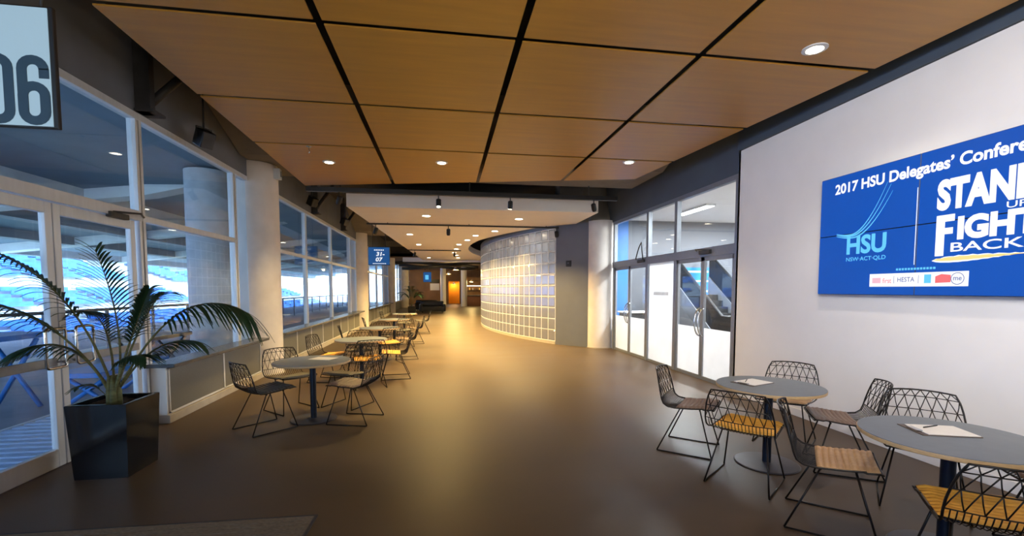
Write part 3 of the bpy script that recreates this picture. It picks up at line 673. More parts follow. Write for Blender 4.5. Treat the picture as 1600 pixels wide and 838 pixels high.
# FIGHT with its long-legged F
fb = MB()
for a, b, c, d in ((3.435, 3.365, 1.925, 2.285), (3.435, 3.29, 2.225, 2.285), (3.435, 3.30, 2.115, 2.17)): fb.box(XS - 0.002, XS - 0.001, b - 3.6, a - 3.6, c - 2.23, d - 2.23)
fb.build('lettering', M['scrw'], v)
vt('IGHT', M['scrw'], 3.265, 2.715, 2.055, 2.258, 0.055)
vt('BACK!', M['scrw'], 3.31, 2.77, 1.955, 2.035, 0.012)
br = MB(); pts = []
N_ = 22
for k in range(N_ + 1): u = k / N_; pts.append((3.46 - u * 0.78 - 3.6, 1.885 + 0.03 * u + 0.028 * math.sin(PI * min(1, u * 1.15) ** 0.6) + 0.004 * math.sin(k * 2.3) - 2.23))
for k in range(N_, -1, -1): u = k / N_; pts.append((3.46 - u * 0.78 - 3.6, 1.885 + 0.03 * u - 0.028 * math.sin(PI * min(1, u * 1.15) ** 0.6) + 0.004 * math.sin(k * 3.1) - 2.23))
br.prism(pts, 'x', XS - 0.001, XS - 0.0005); br.build('brush_stroke', M['scrw'], v)
br = MB(); br.prism([(a * 1.0 - 0.012, (b - (1.90 - 2.23)) * 0.62 + (1.90 - 2.23) + 0.001) for a, b in pts], 'x', XS - 0.003, XS - 0.0022); br.build('brush_core', M['scrg'], v)
# logo with swoosh
vt('HSU', M['scrc'], 4.335, 3.89, 2.005, 2.205, 0.035)
vt('NSW\u00b7ACT\u00b7QLD', M['scrc'], 4.335, 3.89, 1.925, 1.975, 0.012)
sw = MB()
for dz, dy, ext in ((0, 0, 0), (0.012, -0.035, 0.02), (-0.016, 0.02, -0.055)):
    P = []
    for k in range(25):
        u = k / 24; y = 4.47 - u * (0.60 + dy); z = 2.235 - 0.28 * u * (0.35 - u) * 1.0 + 0.33 * max(0, u - 0.35) ** 1.7 * 1.6 + dz * (1 - 0.2 * u) + ext * u * u - 0.03 * math.sin(u * PI)
        w = 0.003 + 0.005 * math.sin(PI * u)
        P.append((y - 3.6, z - 2.23, w))
    sw.prism([(a, b + w) for a, b, w in P] + [(a, b - w) for a, b, w in P[::-1]], 'x', XS - 0.0015, XS - 0.001)
sw.build('logo_swoosh', M['scrc'], v)
MB().box(XS - 0.001, XS - 0.0005, -0.003 + 0.012, 0.003 + 0.012, 1.86 - 2.23, 2.58 - 2.23).build('divider_line', M['scrw'], v)
sp = MB().box(XS - 0.001, XS - 0.0005, 3.16 - 3.6, 4.05 - 3.6, 1.655 - 2.23, 1.785 - 2.23).build('sponsor_strip', M['scrw'], v)
tx = MB()
for k in range(13): tx.box(XS - 0.001, XS - 0.0005, 3.78 - 3.6 - k * 0.028 - 0.02, 3.78 - 3.6 - k * 0.028, 1.812 - 2.23, 1.832 - 2.23)
tx.build('small_print', M['scrc'], v)
def st_(body, m, yl, yr, z0, z1, bold=0.01):
    text('sponsor_lettering', body, m, sp, (XS - 0.0012, yl - 3.6, z0 - 2.23), EX, EY, yl - yr, z1 - z0, bold, 0.001)
st_('first', M['scrr'], 3.91, 3.82, 1.69, 1.74); st_('HESTA', M['scrn'], 3.76, 3.60, 1.70, 1.745); st_('me', M['scrn'], 3.275, 3.21, 1.705, 1.735)
x_ = MB(); x_.box(XS - 0.002, XS - 0.0012, 3.93 - 3.6, 4.02 - 3.6, 1.69 - 2.23, 1.745 - 2.23); x_.build('sponsor_mark', M['scrp'], sp)
x_ = MB(); x_.box(XS - 0.002, XS - 0.0012, 3.455 - 3.6, 3.515 - 3.6, 1.685 - 2.23, 1.765 - 2.23); x_.build('sponsor_mark', M['scrc'], sp)
x_ = MB(); x_.prism([(3.295 - 3.6, 1.69 - 2.23), (3.42 - 3.6, 1.685 - 2.23), (3.42 - 3.6, 1.745 - 2.23), (3.37 - 3.6, 1.765 - 2.23), (3.295 - 3.6, 1.755 - 2.23)], 'x', XS - 0.002, XS - 0.0012); x_.build('sponsor_mark', M['scrr'], sp)
x_ = MB()
for yv in (3.795, 3.565): x_.box(XS - 0.002, XS - 0.0012, yv - 3.602, yv - 3.598, 1.685 - 2.23, 1.76 - 2.23)
x_.tube([(XS - 0.002, 3.243 - 3.6 + 0.05 * math.cos(2 * PI * k / 24), 1.722 - 2.23 + 0.05 * math.sin(2 * PI * k / 24)) for k in range(24)], 0.003, 4, closed=True)
x_.build('sponsor_mark', M['scrn'], sp)
tag(v, 'big blue video wall of four screens on the white wall', 'video screen')

# ------------------------------------------------------------------ potted palm
def frond(p0, p1, p2, n, llen, droop, spread, seedv, r0=0.010):
    rnd = random.Random(seedv); st = MB(); lf = st; pts = []
    p0, p1, p2 = Vector(p0), Vector(p1), Vector(p2)
    B = lambda u: p0 * (1 - u) ** 2 + p1 * (2 * u * (1 - u)) + p2 * u * u
    K = 18
    for k in range(K + 1): pts.append(B(k / K))
    st.m = 0; st.tube(pts, [r0 * (1 - 0.75 * k / K) for k in range(K + 1)], 6)
    st.m = 1
    for i in range(n):
        u = 0.36 + 0.62 * i / (n - 1); p = B(u); t = (B(min(1, u + 0.02)) - B(u - 0.02)).normalized()
        side = t.cross(Vector((0, 0, 1)))
        if side.length < 0.1: side = t.cross(Vector((1, 0, 0)))
        side.normalize()
        w_ = (i / (n - 1)); ln = llen * (0.62 + 0.75 * math.sin(PI * (0.12 + 0.72 * w_))) * rnd.uniform(0.85, 1.1) * (1 - 0.35 * w_)
        for sg in (-1, 1):
            d = (side * sg * spread + t * (0.55 + 0.5 * w_) + Vector((0, 0, 0.12))).normalized(); q = []
            for k in range(7):
                s_ = k / 6; q.append(p + d * (ln * s_) + Vector((0, 0, -droop * ln * s_ ** 2)) + side * (0.02 * ln * rnd.uniform(-1, 1) * s_))
            rowsl = []
            for k in range(7):
                s_ = k / 6; dd = (q[min(6, k + 1)] - q[max(0, k - 1)]).normalized(); wv = dd.cross(Vector((0, 0, 1)))
                if wv.length < 0.05: wv = side.copy()
                wv.normalize(); wd = 0.0125 * math.sin(PI * min(1, 0.12 + 0.86 * s_)) ** 0.7 + 0.0008
                rowsl.append([q[k] - wv * wd, q[k] + Vector((0, 0, -0.004)), q[k] + wv * wd])
            lf.smooth = True; lf.grid(rowsl); lf.smooth = False
    return lf
pp = empty('potted_palm', (-2.90, 4.46, 0))
b = MB()
def taper(z, w): return [(-w, -w, z), (w, -w, z), (w, w, z), (-w, w, z)]
def loft(mb, loops):
    n = len(loops[0]); vs = [p for l in loops for p in l]
    fs = [(i * n + k, i * n + (k + 1) % n, (i + 1) * n + (k + 1) % n, (i + 1) * n + k) for i in range(len(loops) - 1) for k in range(n)]
    fs.append(list(range(n))[::-1]); fs.append(list(range((len(loops) - 1) * n, len(loops) * n))); mb._add(vs, fs)
loft(b, [taper(0.002, 0.205), taper(0.05, 0.208), taper(0.645, 0.232), taper(0.65, 0.228), taper(0.65, 0.200), taper(0.60, 0.198)])
b.build('planter', M['pot'], pp)
rows_ = []
for i in range(13):
    rows_.append([(-0.198 + 0.396 * j / 12, -0.198 + 0.396 * i / 12, 0.605 + 0.012 * random.random() + 0.015 * math.sin(j * 0.5)) for j in range(13)])
MB().grid(rows_).build('soil', M['soil'], pp)
tr = MB()
for k in range(5):
    q = k * 1.26; tr.tube([(0.03 * math.cos(q), 0.03 * math.sin(q), 0.60), (0.035 * math.cos(q), 0.035 * math.sin(q), 0.72), (0.03 * math.cos(q), 0.03 * math.sin(q), 0.86)], [0.030, 0.024, 0.012], 8)
tr.build('stem_cluster', M['trunk'], pp)
FR = [ # base, control, tip, leaflets, leaflet length, droop, spread   (local, planter centre as origin)
    ((0.04, 0.0, 0.74), (0.52, 0.10, 1.78), (1.13, 0.02, 1.40), 24, 0.36, 0.85, 0.5),
    ((0.02, 0.02, 0.76), (0.02, 0.18, 1.30), (-0.26, 0.25, 2.00), 24, 0.32, 0.30, 0.75),
    ((-0.02, 0.0, 0.78), (-0.28, 0.0, 1.75), (-0.86, -0.10, 1.98), 22, 0.32, 0.55, 0.7),
    ((-0.03, -0.01, 0.74), (-0.30, -0.25, 1.62), (-0.98, -0.40, 1.55), 26, 0.32, 0.55, 0.65),
    ((0.02, -0.02, 0.75), (0.25, -0.05, 1.40), (0.34, -0.05, 1.62), 22, 0.28, 0.45, 0.7),
    ((0.03, 0.02, 0.74), (0.22, 0.22, 1.22), (0.56, 0.28, 1.12), 20, 0.26, 0.6, 0.65),
    ((-0.02, 0.03, 0.74), (-0.12, 0.22, 1.42), (-0.50, 0.42, 1.42), 22, 0.30, 0.5, 0.7),
    ((-0.03, -0.02, 0.72), (-0.18, -0.14, 1.32), (-0.52, -0.28, 1.12), 20, 0.26, 0.65, 0.65),
    ((0.02, -0.03, 0.70), (0.16, -0.10, 1.12), (0.36, -0.18, 1.05), 16, 0.22, 0.6, 0.65),
    ((0.0, 0.03, 0.75), (0.12, 0.30, 1.50), (0.10, 0.62, 1.60), 22, 0.28, 0.5, 0.7),
    ((-0.04, 0.0, 0.64), (-0.12, -0.05, 0.84), (-0.24, -0.06, 0.78), 10, 0.12, 0.5, 0.7),
]
for i, a in enumerate(FR): frond(*a, 11 + i, r0=0.011 if i < 10 else 0.005).build('frond', [M['trunk'], M['leaf']], pp)
tag(pp, 'tall palm with arching fronds in a glossy black square planter beside the left doors', 'potted plant')

# ------------------------------------------------------------------ wire chairs
PROF = [(0.250, 0.462, 0.225), (0.235, 0.470, 0.235), (0.05, 0.447, 0.240), (-0.10, 0.438, 0.245), (-0.17, 0.446, 0.252), (-0.215, 0.478, 0.258), (-0.240, 0.530, 0.262),
        (-0.262, 0.60, 0.258), (-0.288, 0.68, 0.245), (-0.312, 0.75, 0.228), (-0.336, 0.815, 0.200)]
CUM = [0]
for a, b in zip(PROF[:-1], PROF[1:]): CUM.append(CUM[-1] + math.hypot(a[0] - b[0], a[1] - b[1]))
def shell(s, u):
    """point on the bent wire shell: s along the profile (0 front edge, 1 top of back), u across (-1..1)"""
    d = s * CUM[-1]
    for i in range(len(CUM) - 1):
        if d <= CUM[i + 1] + 1e-9: break
    t = (d - CUM[i]) / (CUM[i + 1] - CUM[i]); a, b = PROF[i], PROF[i + 1]
    y, z, w = (a[k] + (b[k] - a[k]) * t for k in range(3))
    back = max(0, (s - 0.5) / 0.5)
    return (u * w, y + 0.045 * back * (u * u) + 0.0, z + 0.018 * (1 - back) * (u * u) * (0.5 if s < 0.1 else 1) - 0.010 * back * u * u)
def s_at(z):  # profile parameter on the back for a height
    lo, hi = 0.55, 1.0
    for _ in range(30):
        m = (lo + hi) / 2
        if shell(m, 0)[2] < z: lo = m
        else: hi = m
    return lo
def make_chair():
    t = empty('wire_chair')
    S1, S2, S3, S4 = s_at(0.545), s_at(0.665), s_at(0.765), 1.0
    # outer rim
    path = [shell(s / 40, -1) for s in range(0, 41)] + [shell(1, -1 + 2 * k / 12) for k in range(1, 12)] + [shell(1 - s / 40, 1) for s in range(0, 41)] + [shell(0, 1 - 2 * k / 8) for k in range(1, 8)]
    MB().tube(path, 0.0065, 6, closed=True).build('rim', M['wire'], t)
    w = MB()
    for k in range(1, 20):
        u = -1 + 2 * k / 20; w.tube([shell(S1 * q / 14, u) for q in range(15)], 0.0032, 5)
    for s in (0.12, 0.30): w.tube([shell(s, -1 + 2 * k / 10) for k in range(11)], 0.0032, 5)
    w.build('seat_wires', M['wire'], t)
    b = MB()
    for s in (S1, S2, S3): b.tube([shell(s, -1 + 2 * k / 14) for k in range(15)], 0.0038, 5)
    nz = 7
    for sa, sb, sh in ((S1, S2, 0), (S2, S3, 1), (S3, S4, 0)):
        for k in range(nz):
            a = -1 + 2 * k / nz; c = -1 + 2 * (k + 0.5) / nz; e = -1 + 2 * (k + 1) / nz
            lo, hi = (sa, sb) if not sh else (sb, sa)
            b.tube([shell(lo, a), shell((lo + hi) / 2, (a + c) / 2), shell(hi, c)], 0.0034, 5); b.tube([shell(hi, c), shell((lo + hi) / 2, (c + e) / 2), shell(lo, e)], 0.0034, 5)
    b.build('back_wires', M['wire'], t)
    # channelled seat pad
    top = []; bot = []; NY = 72
    for i in range(NY + 1):
        f_ = i / NY; s = 0.015 + f_ * 0.40; rib = abs(math.sin(PI * f_ * 9)) ** 0.5
        rt = []; rb = []
        for j in range(13):
            u = -0.95 + 1.9 * j / 12; x, y, z = shell(s, u); e = min(1, (0.95 - abs(u)) * 12 + 0.15) * min(1, min(f_, 1 - f_) * 30 + 0.15)
            rt.append((x, y, z + 0.006 + (0.007 + 0.014 * rib) * e)); rb.append((x, y, z + 0.0045))
        top.append(rt); bot.append(rb)
    p = MB(); p.smooth = True; p.grid(top); p.grid(bot, True); p.smooth = False
    for i in range(NY):
        for j in (0, 12): p._add([top[i][j], top[i + 1][j], bot[i + 1][j], bot[i][j]], [(0, 1, 2, 3)])
    for i in (0, NY):
        for j in range(12): p._add([top[i][j], top[i][j + 1], bot[i][j + 1], bot[i][j]], [(0, 1, 2, 3)])
    p.build('seat_pad', M['p_gry'], t)
    f = MB()
    for y, z in ((-0.07, 0.432), (0.12, 0.448)): f.tube([(-0.19, y, z), (0.19, y, z)], 0.006, 6)
    f.build('seat_bar', M['wire'], t)
    for sx in (-1, 1):
        MB().tube([(sx * 0.17, -0.07, 0.432), (sx * 0.245, -0.265, 0.008)], 0.0068, 6).build('leg', M['wire'], t)
        MB().tube([(sx * 0.17, 0.12, 0.447), (sx * 0.245, 0.245, 0.008)], 0.0068, 6).build('leg', M['wire'], t)
        MB().tube([(sx * 0.245, -0.265, 0.0075), (sx * 0.245, 0.245, 0.0075)], 0.0068, 6).build('floor_rail', M['wire'], t)
    return t
chair0 = make_chair(); used = [False]
def chair(x, y, fx, fy, pad, label, group):
    c = chair0 if not used[0] else copy_tree(chair0); used[0] = True
    c.location = (x, y, 0.0); c.rotation_euler = (0, 0, math.atan2(fy, fx) - PI / 2)
    for ch in children(c):
        if ch.name.startswith('seat_pad'):
            ch.material_slots[0].link = 'OBJECT'; ch.material_slots[0].material = M[pad]
    tag(c, label, 'chair', group)
def make_table():
    t = empty('cafe_table')
    MB().lathe([(0.272, 0), (0.276, 0.006), (0.265, 0.013), (0.06, 0.022), (0.05, 0.022)], n=48).build('base_plate', M['tbase'], t, 0.5)
    MB().lathe([(0.037, 0.020), (0.037, 0.712)], n=24).build('pole', M['pole'], t, 0.6)
    MB().lathe([(0.16, 0.706), (0.16, 0.712)], n=24).build('mounting_plate', M['black'], t, 0.6)
    tp = MB().lathe([(0.40, 0.7385), (0.446, 0.7385), (0.446, 0.742), (0.43, 0.7435)], n=72).build('tabletop', M['ttop'], t, 0.5)
    MB().lathe([(0.44, 0.712), (0.448, 0.716), (0.45, 0.735), (0.449, 0.7385)], n=72).build('edge_band', M['tedge'], tp, 0.6)
    return t
tab0 = make_table(); tused = [False]
def table(x, y, label, group):
    c = tab0 if not tused[0] else copy_tree(tab0); tused[0] = True
    c.location = (x, y, 0); tag(c, label, 'table', group)
def clip(x, y, rz, label, pen=True, s=1.0):
    o = empty('clipboard', (x, y, 0.7438), rz)
    MB().bevbox(-0.115 * s, 0.115 * s, -0.16 * s, 0.16 * s, 0, 0.004, 0.0015, 1).build('board', M['board'], o)
    MB().box(-0.105 * s, 0.105 * s, -0.155 * s, 0.12 * s, 0.004, 0.0075).build('paper', M['paper'], o)
    MB().bevbox(-0.05 * s, 0.05 * s, 0.115 * s, 0.15 * s, 0.0045, 0.014, 0.003).build('clip', M['steel'], o)
    tag(o, label, 'clipboard')
    if pen:
        q = empty('pen', (x + 0.0, y + 0.0, 0.7438 + 0.0115), rz + 0.5)
        MB().lathe([(0.001, -0.07), (0.0038, -0.058), (0.0038, 0.07), (0.003, 0.074)], n=10, axis='y').build('barrel', M['black'], q, 0.6)
        MB().box(-0.001, 0.001, 0.03, 0.07, 0.0036, 0.006).build('pocket_clip', M['steel'], q)
        q.location.x += 0.06 * math.cos(rz) ; q.location.y += 0.06 * math.sin(rz)
        tag(q, 'dark pen lying on the ' + label.split(' clip')[0] + ' clipboard', 'pen')
GT, GC = 'round cafe tables', 'black wire chairs'
table(2.99, 3.69, 'round grey cafe table on the right, the one farther from the viewer', GT)
table(3.03, 2.22, 'round slate table nearest the viewer, at the right edge', GT)
clip(2.90, 3.80, 1.9, 'brown clipboard on the farther right-hand table')
clip(3.06, 2.31, 1.25, 'white papered clipboard on the nearest table')
R_ = lambda d: (math.cos(math.radians(d)), math.sin(math.radians(d)))
chair(2.50, 4.18, 0.75, -0.66, 'p_brn', 'wire chair left of the farther right-hand table, side on, brown pad', GC)
chair(2.54, 3.38, 0.78, 0.62, 'p_yel', 'wire chair with its back to the viewer at the farther right-hand table', GC)
chair(3.62, 4.22, -0.78, -0.62, 'p_tan', 'wire chair against the white wall behind the farther right-hand table', GC)
chair(3.58, 3.50, -0.85, 0.53, 'p_brn', 'wire chair with brown ribbed pad between the two right-hand tables, facing left', GC)
chair(2.66, 2.66, 0.75, -0.66, 'p_tan', 'wire chair with pale tan ribbed pad left of the nearest table, facing right', GC)
chair(3.58, 2.80, -0.72, -0.69, 'p_tan', 'wire chair by the white wall behind the nearest table', GC)
chair(2.78, 1.84, 0.56, 0.83, 'p_yel', 'wire chair with golden pad, nearest, back to the viewer at the right edge', GC)
chair(3.70, 2.02, -0.90, 0.44, 'p_brn', 'wire chair mostly cut off by the right edge, past the nearest table', GC)
table(-1.60, 5.86, 'round cafe table nearest on the left, beside the low cabinet', GT)
o = MB().box(-0.105, 0.105, -0.148, 0.148, 0, 0.003).build('menu_card', M['paper']); o.location = (-1.50, 5.98, 0.7438); o.rotation_euler = (0, 0, 1.2); tag(o, 'pale menu card lying on the nearest left-hand table', 'menu')
chair(-2.05, 5.56, 0.70, 0.71, 'p_gry', 'wire chair nearest the low cabinet, back to the viewer, first left-hand table', GC)
chair(-2.02, 6.38, 0.72, -0.69, 'p_gry', 'wire chair on the far left side of the first left-hand table', GC)
chair(-1.08, 5.74, -0.96, 0.28, 'p_brn', 'wire chair on the right side of the first left-hand table', GC)
chair(-1.32, 6.50, -0.45, -0.9, 'p_gry', 'wire chair behind the first left-hand table', GC)
table(-1.42, 8.25, 'second round cafe table along the left windows', GT)
chair(-2.02, 8.35, 0.95, -0.2, 'p_yel', 'amber-padded wire chair on the window side of the second left table', GC)
chair(-1.22, 7.72, -0.3, 0.95, 'p_yel', 'amber-padded wire chair on the near side of the second left table', GC)
chair(-0.86, 8.45, -0.98, -0.1, 'p_yel', 'amber-padded wire chair on the walkway side of the second left table', GC)
chair(-1.55, 8.92, 0.2, -0.98, 'p_gry', 'dark wire chair on the far side of the second left table', GC)
table(-1.42, 10.65, 'third round cafe table along the left windows', GT)
chair(-1.98, 10.5, 0.95, 0.2, 'p_gry', 'wire chair on the window side of the third left table', GC)
chair(-1.15, 10.05, -0.4, 0.9, 'p_yel', 'wire chair on the near side of the third left table', GC)
chair(-0.84, 10.75, -0.98, -0.1, 'p_brn', 'wire chair on the walkway side of the third left table', GC)
chair(-1.5, 11.3, 0.1, -0.99, 'p_gry', 'wire chair on the far side of the third left table', GC)
table(-1.40, 13.6, 'fourth round cafe table, before the hanging blue sign', GT)
chair(-1.95, 13.4, 0.95, 0.25, 'p_gry', 'wire chair on the window side of the fourth left table', GC)
chair(-1.10, 13.05, -0.35, 0.94, 'p_gry', 'wire chair on the near side of the fourth left table', GC)
chair(-0.82, 13.75, -0.98, -0.1, 'p_brn', 'wire chair on the walkway side of the fourth left table', GC)
table(-1.35, 16.6, 'fifth round cafe table, farthest in the row', GT)
chair(-0.72, 16.8, -0.98, -0.1, 'p_gry', 'wire chair on the walkway side of the fifth left table', GC)
chair(-1.30, 15.9, -0.1, 0.99, 'p_gry', 'wire chair on the near side of the fifth left table', GC)
chair(-1.9, 16.75, 0.98, -0.1, 'p_tan', 'wire chair on the window side of the fifth left table', GC)

# floor mat
o = empty('floor_mat', (-2.2, 2.35, 0)); mm = MB()
mm.box(-1.3, 1.26, -0.95, 0.99, 0, 0.006)
for k in range(38): mm.box(-1.28, 1.24, -0.93 + k * 0.05, -0.905 + k * 0.05, 0.006, 0.010)
mm.build('ribbed_pile', M['mat_'], o); MB().box(1.26, 1.28, -0.95, 1.0, 0, 0.008).box(-1.3, 1.28, 0.99, 1.003, 0, 0.008).build('border', M['dsteel'], o)
o.rotation_euler = (0, 0, math.radians(-1.5)); tag(o, 'ribbed brown entry mat on the floor at the lower left', 'mat')

# ------------------------------------------------------------------ far end of the walkway
def sofa(x, y, rz, label):
    o = empty('sofa', (x, y, 0), rz)
    MB().bevbox(-0.8, 0.8, -0.4, 0.4, 0.08, 0.42, 0.05, 3).build('seat', M['sofa'], o, 0.6)
    MB().bevbox(-0.8, 0.8, 0.22, 0.44, 0.40, 0.80, 0.06, 3).build('backrest', M['sofa'], o, 0.6)
    for s in (-1, 1): MB().bevbox(s * 0.78 - 0.1, s * 0.78 + 0.1, -0.4, 0.42, 0.08, 0.60, 0.05, 3).build('armrest', M['sofa'], o, 0.6)
    for sx in (-0.7, 0.7):
        for sy in (-0.33, 0.33): MB().lathe([(0.025, 0), (0.025, 0.09)], c=(sx, sy, 0), n=10).build('leg', M['black'], o)
    tag(o, label, 'sofa')
sofa(-0.65, 31.8, 0.1, 'black sofa at the far end, nearest the palm')
sofa(-1.1, 35.0, 3.0, 'black sofa behind the nearer one at the far end')
fp = empty('potted_palm', (-1.85, 28.6, 0)); fb = MB(); loft(fb, [taper(0.0, 0.2), taper(0.55, 0.24), taper(0.55, 0.2), taper(0.5, 0.2)]); fb.build('planter', M['pot'], fp)
for k in range(9):
    q = k * 0.7; l_ = 0.5 + 0.12 * (k % 3)
    frond((0, 0, 0.5), (0.25 * math.cos(q), 0.25 * math.sin(q), 1.5), (l_ * math.cos(q), l_ * math.sin(q), 1.25 + 0.18 * (k % 4)), 18, 0.46, 0.5, 0.6, 50 + k).build('frond', [M['trunk'], M['leaf']], fp)
tag(fp, 'small bushy palm in a dark planter far down the walkway', 'potted plant')
o = empty('bar_counter', (3.6, 43.5, 0))
MB().bevbox(-1.4, 3.0, -0.4, 0.4, 0, 1.0, 0.02).build('front', M['wood'], o); MB().bevbox(-1.45, 3.05, -0.46, 0.46, 1.0, 1.05, 0.01).build('worktop', M['ledge'], o)
tag(o, 'dark timber bar counter at the far end behind the glass blocks', 'counter')
o = empty('bar_shelf', (3.8, 45.5, 0))
for z in (1.5, 2.0, 2.45): MB().box(-1.6, 2.4, -0.2, 0.2, z, z + 0.05).build('shelf', M['wood'], o)
for x in (-1.6, 0.4, 2.36): MB().box(x, x + 0.05, -0.22, 0.2, 0, 2.8).build('upright', M['wood'], o)
MB().box(-1.6, 2.4, -0.24, -0.2, 1.92, 1.99).build('light_strip', M['barglow'], o)
MB().box(-1.6, 2.4, 0.2, 0.24, 0, 2.8).build('back_panel', M['brownw'], o)
tag(o, 'lit timber shelving behind the far bar counter', 'shelf')
rb = random.Random(3)
for k in range(9):
    x = 2.45 + k * 0.33; h = rb.uniform(0.2, 0.28); o = empty('bottle', (x, 45.4, 1.5505))
    MB().lathe([(0.035, 0), (0.037, h * 0.6), (0.014, h * 0.75), (0.013, h)], n=10).build('glass', [M['leaf'], M['amber'], M['paper']][k % 3], o, 0.6)
    tag(o, 'small bottle standing on the lit shelf behind the far bar', 'bottle', 'bottles on the bar shelf')
# amber niche beyond the doorway
struct('wall_amber_niche', MB().box(0.7, 2.0, 51.2, 51.3, 0, 2.7).box(0.65, 0.75, 50.2, 51.2, 0, 2.7).box(1.95, 2.05, 50.2, 51.2, 0, 2.7), mat('ochre_paint', srgb(222, 160, 40), 0.6, var=0.05))
def pt(name, loc, e, c, r=0.12):
    ld = bpy.data.lights.new(name, 'POINT'); ld.energy = e; ld.color = c; ld.shadow_soft_size = r
    lo = bpy.data.objects.new(name, ld); COL.objects.link(lo); lo.location = loc; return lo
def pendant(x, y, z, top, e, label):
    o = empty('pendant_lamp', (x, y, z)); MB().tube([(0, 0, 0.2), (0, 0, top - z)], 0.008, 5).build('cord', M['black'], o)
    MB().lathe([(0.03, 0.22), (0.06, 0.2), (0.2, 0.0), (0.19, 0.0), (0.05, 0.19)], n=20).build('lamp_shade', M['gyp'], o, 0.6); MB().lathe([(0.02, 0.12), (0.05, 0.07), (0.05, 0.03), (0.02, 0.0)], n=12).build('bulb', M['bulb'], o, 0.6)
    l = pt('pendant_bulb', (0, 0, -0.06), e, WARM, 0.05); l.parent = o; tag(o, label, 'lamp')
pendant(1.35, 50.7, 2.2, 2.72, 26, 'amber lamp inside the glowing doorway at the far end')
pendant(2.8, 42.6, 2.3, 3.69, L_FAR, 'pendant lamp hanging over the far bar counter')
pendant(0.6, 38.5, 2.9, 3.69, L_FAR, 'pendant lamp in the middle of the far lounge')
pendant(-1.6, 46, 2.7, 3.69, L_FAR, 'pendant lamp in the left corner of the far lounge')
pendant(1.0, 32.5, 3.0, 3.69, L_FAR, 'pendant lamp just beyond the cream ceiling')
for k, (y, z) in enumerate(((32.2, 3.44), (35, 3.40), (38, 3.42))):
    pts = [(-3.2 + i * 0.5, y + 0.2 * math.sin(i * 0.9 + k), z + 0.10 * math.sin(i * 0.7 + k * 2)) for i in range(13)]
    dm_ = MB().tube(pts, 0.12, 10)
    for q in (1, 6, 11): dm_.tube([pts[q], (pts[q][0], pts[q][1], 3.699)], 0.015, 5)
    o = dm_.build('service_duct', M['dsteel']); tag(o, ['wavy dark duct just beyond the cream ceiling', 'middle wavy duct under the far brown ceiling', 'farthest wavy duct under the far brown ceiling'][k], 'duct')
o = empty('white_noticeboard', (-0.75, 49.95, 1.5)); MB().box(-0.5, 0.5, -0.04, 0.045, 0, 0.75).build('panel', M['white'], o); MB().box(-0.5, 0.5, -0.04, 0.045, 0.78, 1.2).build('dark_header', M['black'], o); tag(o, 'white board with dark header on the far wall left of the doorway', 'board')

# ------------------------------------------------------------------ outside: terrace and stadium
struct('ceiling_terrace', MB().prism([(-3.64, 4.42), (-7.5, 4.32), (-18, 3.10), (-18, 3.5), (-7.5, 4.9), (-3.64, 4.9)], 'y', -10, 62), M['sof'])
bm_ = MB()
for y in (-3, 1.5, 6.9, 13.0, 19.5, 26, 33, 40): bm_.prism([(-6.2, 4.37), (-7.5, 4.05), (-17.8, 2.82), (-17.8, 3.12), (-7.5, 4.34)], 'y', y, y + 0.5)
bm_.box(-9.3, -8.9, -10, 62, 3.75, 4.2)
struct('trim_10', bm_, M['obeam'])
bm_ = MB()
for x, z in ((-11.5, 3.55), (-14, 3.3), (-16.5, 3.0)): bm_.box(x - 0.25, x + 0.25, -10, 62, z, z + 0.35)
struct('trim_11', bm_, M['sof2'])
o = empty('floor_grating', (-4.4, 5.0, -0.03))
gm = MB(); gm.box(-0.62, 0.62, -2.0, 2.2, 0, 0.01)
for k in range(28): gm.box(-0.6, 0.6, -1.98 + k * 0.15, -1.9 + k * 0.15, 0.01, 0.03)
gm.build('bars', M['grate'], o); MB().box(-0.66, -0.62, -2.04, 2.24, 0, 0.032).box(0.62, 0.66, -2.04, 2.24, 0, 0.032).build('frame', M['obeam'], o)
tag(o, 'pale blue ribbed grating on the terrace outside the left doors', 'grating')
def otable(x, y, m, label, h=1.02, L=1.5):
    o = empty('terrace_table', (x, y, -0.03))
    MB().bevbox(-0.32, 0.32, -L / 2, L / 2, h - 0.07, h, 0.01).build('tabletop', m, o)
    for s in (-1, 1):
        for q in (-1, 1): MB().tube([(q * 0.28, s * L * 0.36, h - 0.08), (-q * 0.28, s * L * 0.36, 0.0)], 0.03, 6).build('leg', m, o)
    MB().tube([(0, -L * 0.36, h / 2), (0, L * 0.36, h / 2)], 0.025, 6).build('stretcher', m, o)
    tag(o, label, 'table')
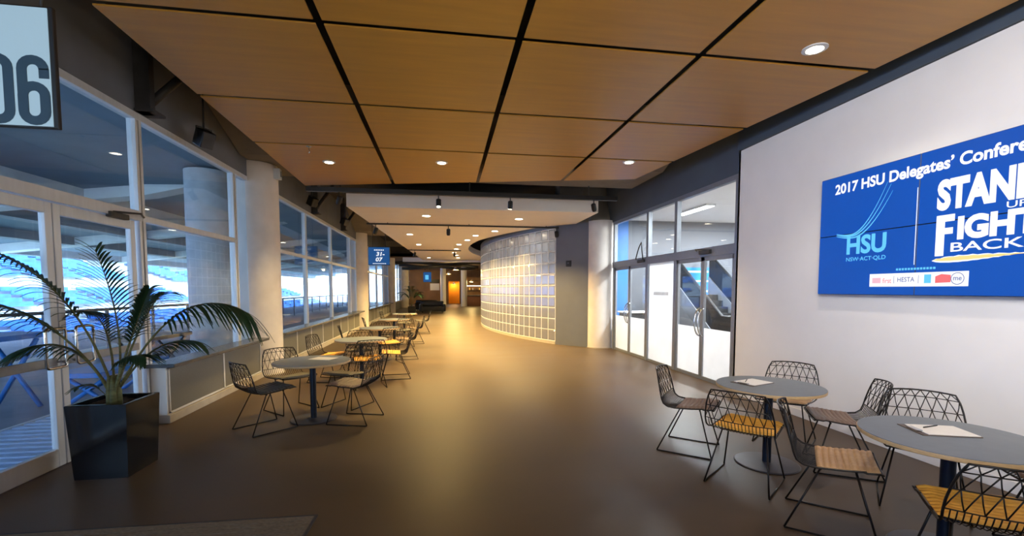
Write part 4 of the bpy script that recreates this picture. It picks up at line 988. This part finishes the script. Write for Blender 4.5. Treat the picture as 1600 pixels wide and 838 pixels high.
otable(-5.9, 6.6, M['blue'], 'tall blue cross-legged table outside the left glass door', 1.05, 1.7)
otable(-5.0, 7.75, M['blue'], 'low blue cross-legged bench outside behind the palm', 0.5, 1.6)
otable(-5.4, 9.4, M['rail'], 'grey cross-legged table outside the window behind the low cabinet', 0.80, 1.4)
otable(-5.4, 14.5, M['rail'], 'grey cross-legged table outside the second bay of windows', 0.8, 1.4)
# balustrade
o = empty('terrace_balustrade', (-9.2, 0, -0.03))
MB().tube([(0, -10, 1.1), (0, 60, 1.1)], 0.04, 8).build('handrail', M['rail'], o)
pm = MB()
for k in range(36): pm.box(-0.03, 0.03, -10 + k * 2, -9.94 + k * 2, 0, 1.1)
pm.build('posts', M['rail'], o); MB().box(-0.008, 0.008, -10, 60, 0.1, 1.0).build('glass_infill', glass('balustrade_glass', (0.72, 0.76, 0.86, 1), 0.6), o)
tag(o, 'glass balustrade with grey handrail along the terrace edge', 'balustrade')
# opposite stand
sn = empty('stadium_stand', (-30, 20, -3))
tm = MB(); sm = MB()
for k in range(26):
    x = -k * 0.9; z = k * 0.34
    tm.box(x - 0.9, x, -70, 110, 0 if k == 0 else z - 0.4, z + 0.02)
    sm_list = sm
    for s0 in range(-70, 110, 9):
        if k in (5, 6, 7, 13, 14, 15, 16) or ((s0 // 9) % 6 == 0 and k > 7): continue
        sm.box(x - 0.62, x - 0.2, s0 + 0.6, s0 + 8.4, z + 0.35, z + 0.42); sm.box(x - 0.66, x - 0.58, s0 + 0.6, s0 + 8.4, z + 0.35, z + 0.78)
tm.build('terracing', M['stand'], sn); tag(sm.build('seats', M['seat'], sn), kind='stuff')
MB().box(-23.6, -23.2, -70, 110, 8.0, 13.0).build('back_wall', M['stand'], sn)
MB().box(0.02, 0.3, -70, 110, -0.5, 1.0).build('front_parapet', M['obeam'], sn)
tag(sn, 'blue and white stadium seating stand beyond the terrace', 'stand')
struct('floor_pitch', MB().box(-31, -14, -80, 130, -4, -3.5), mat('pitch_grass', srgb(118, 132, 122), 0.9, var=0.1, scale=0.3))
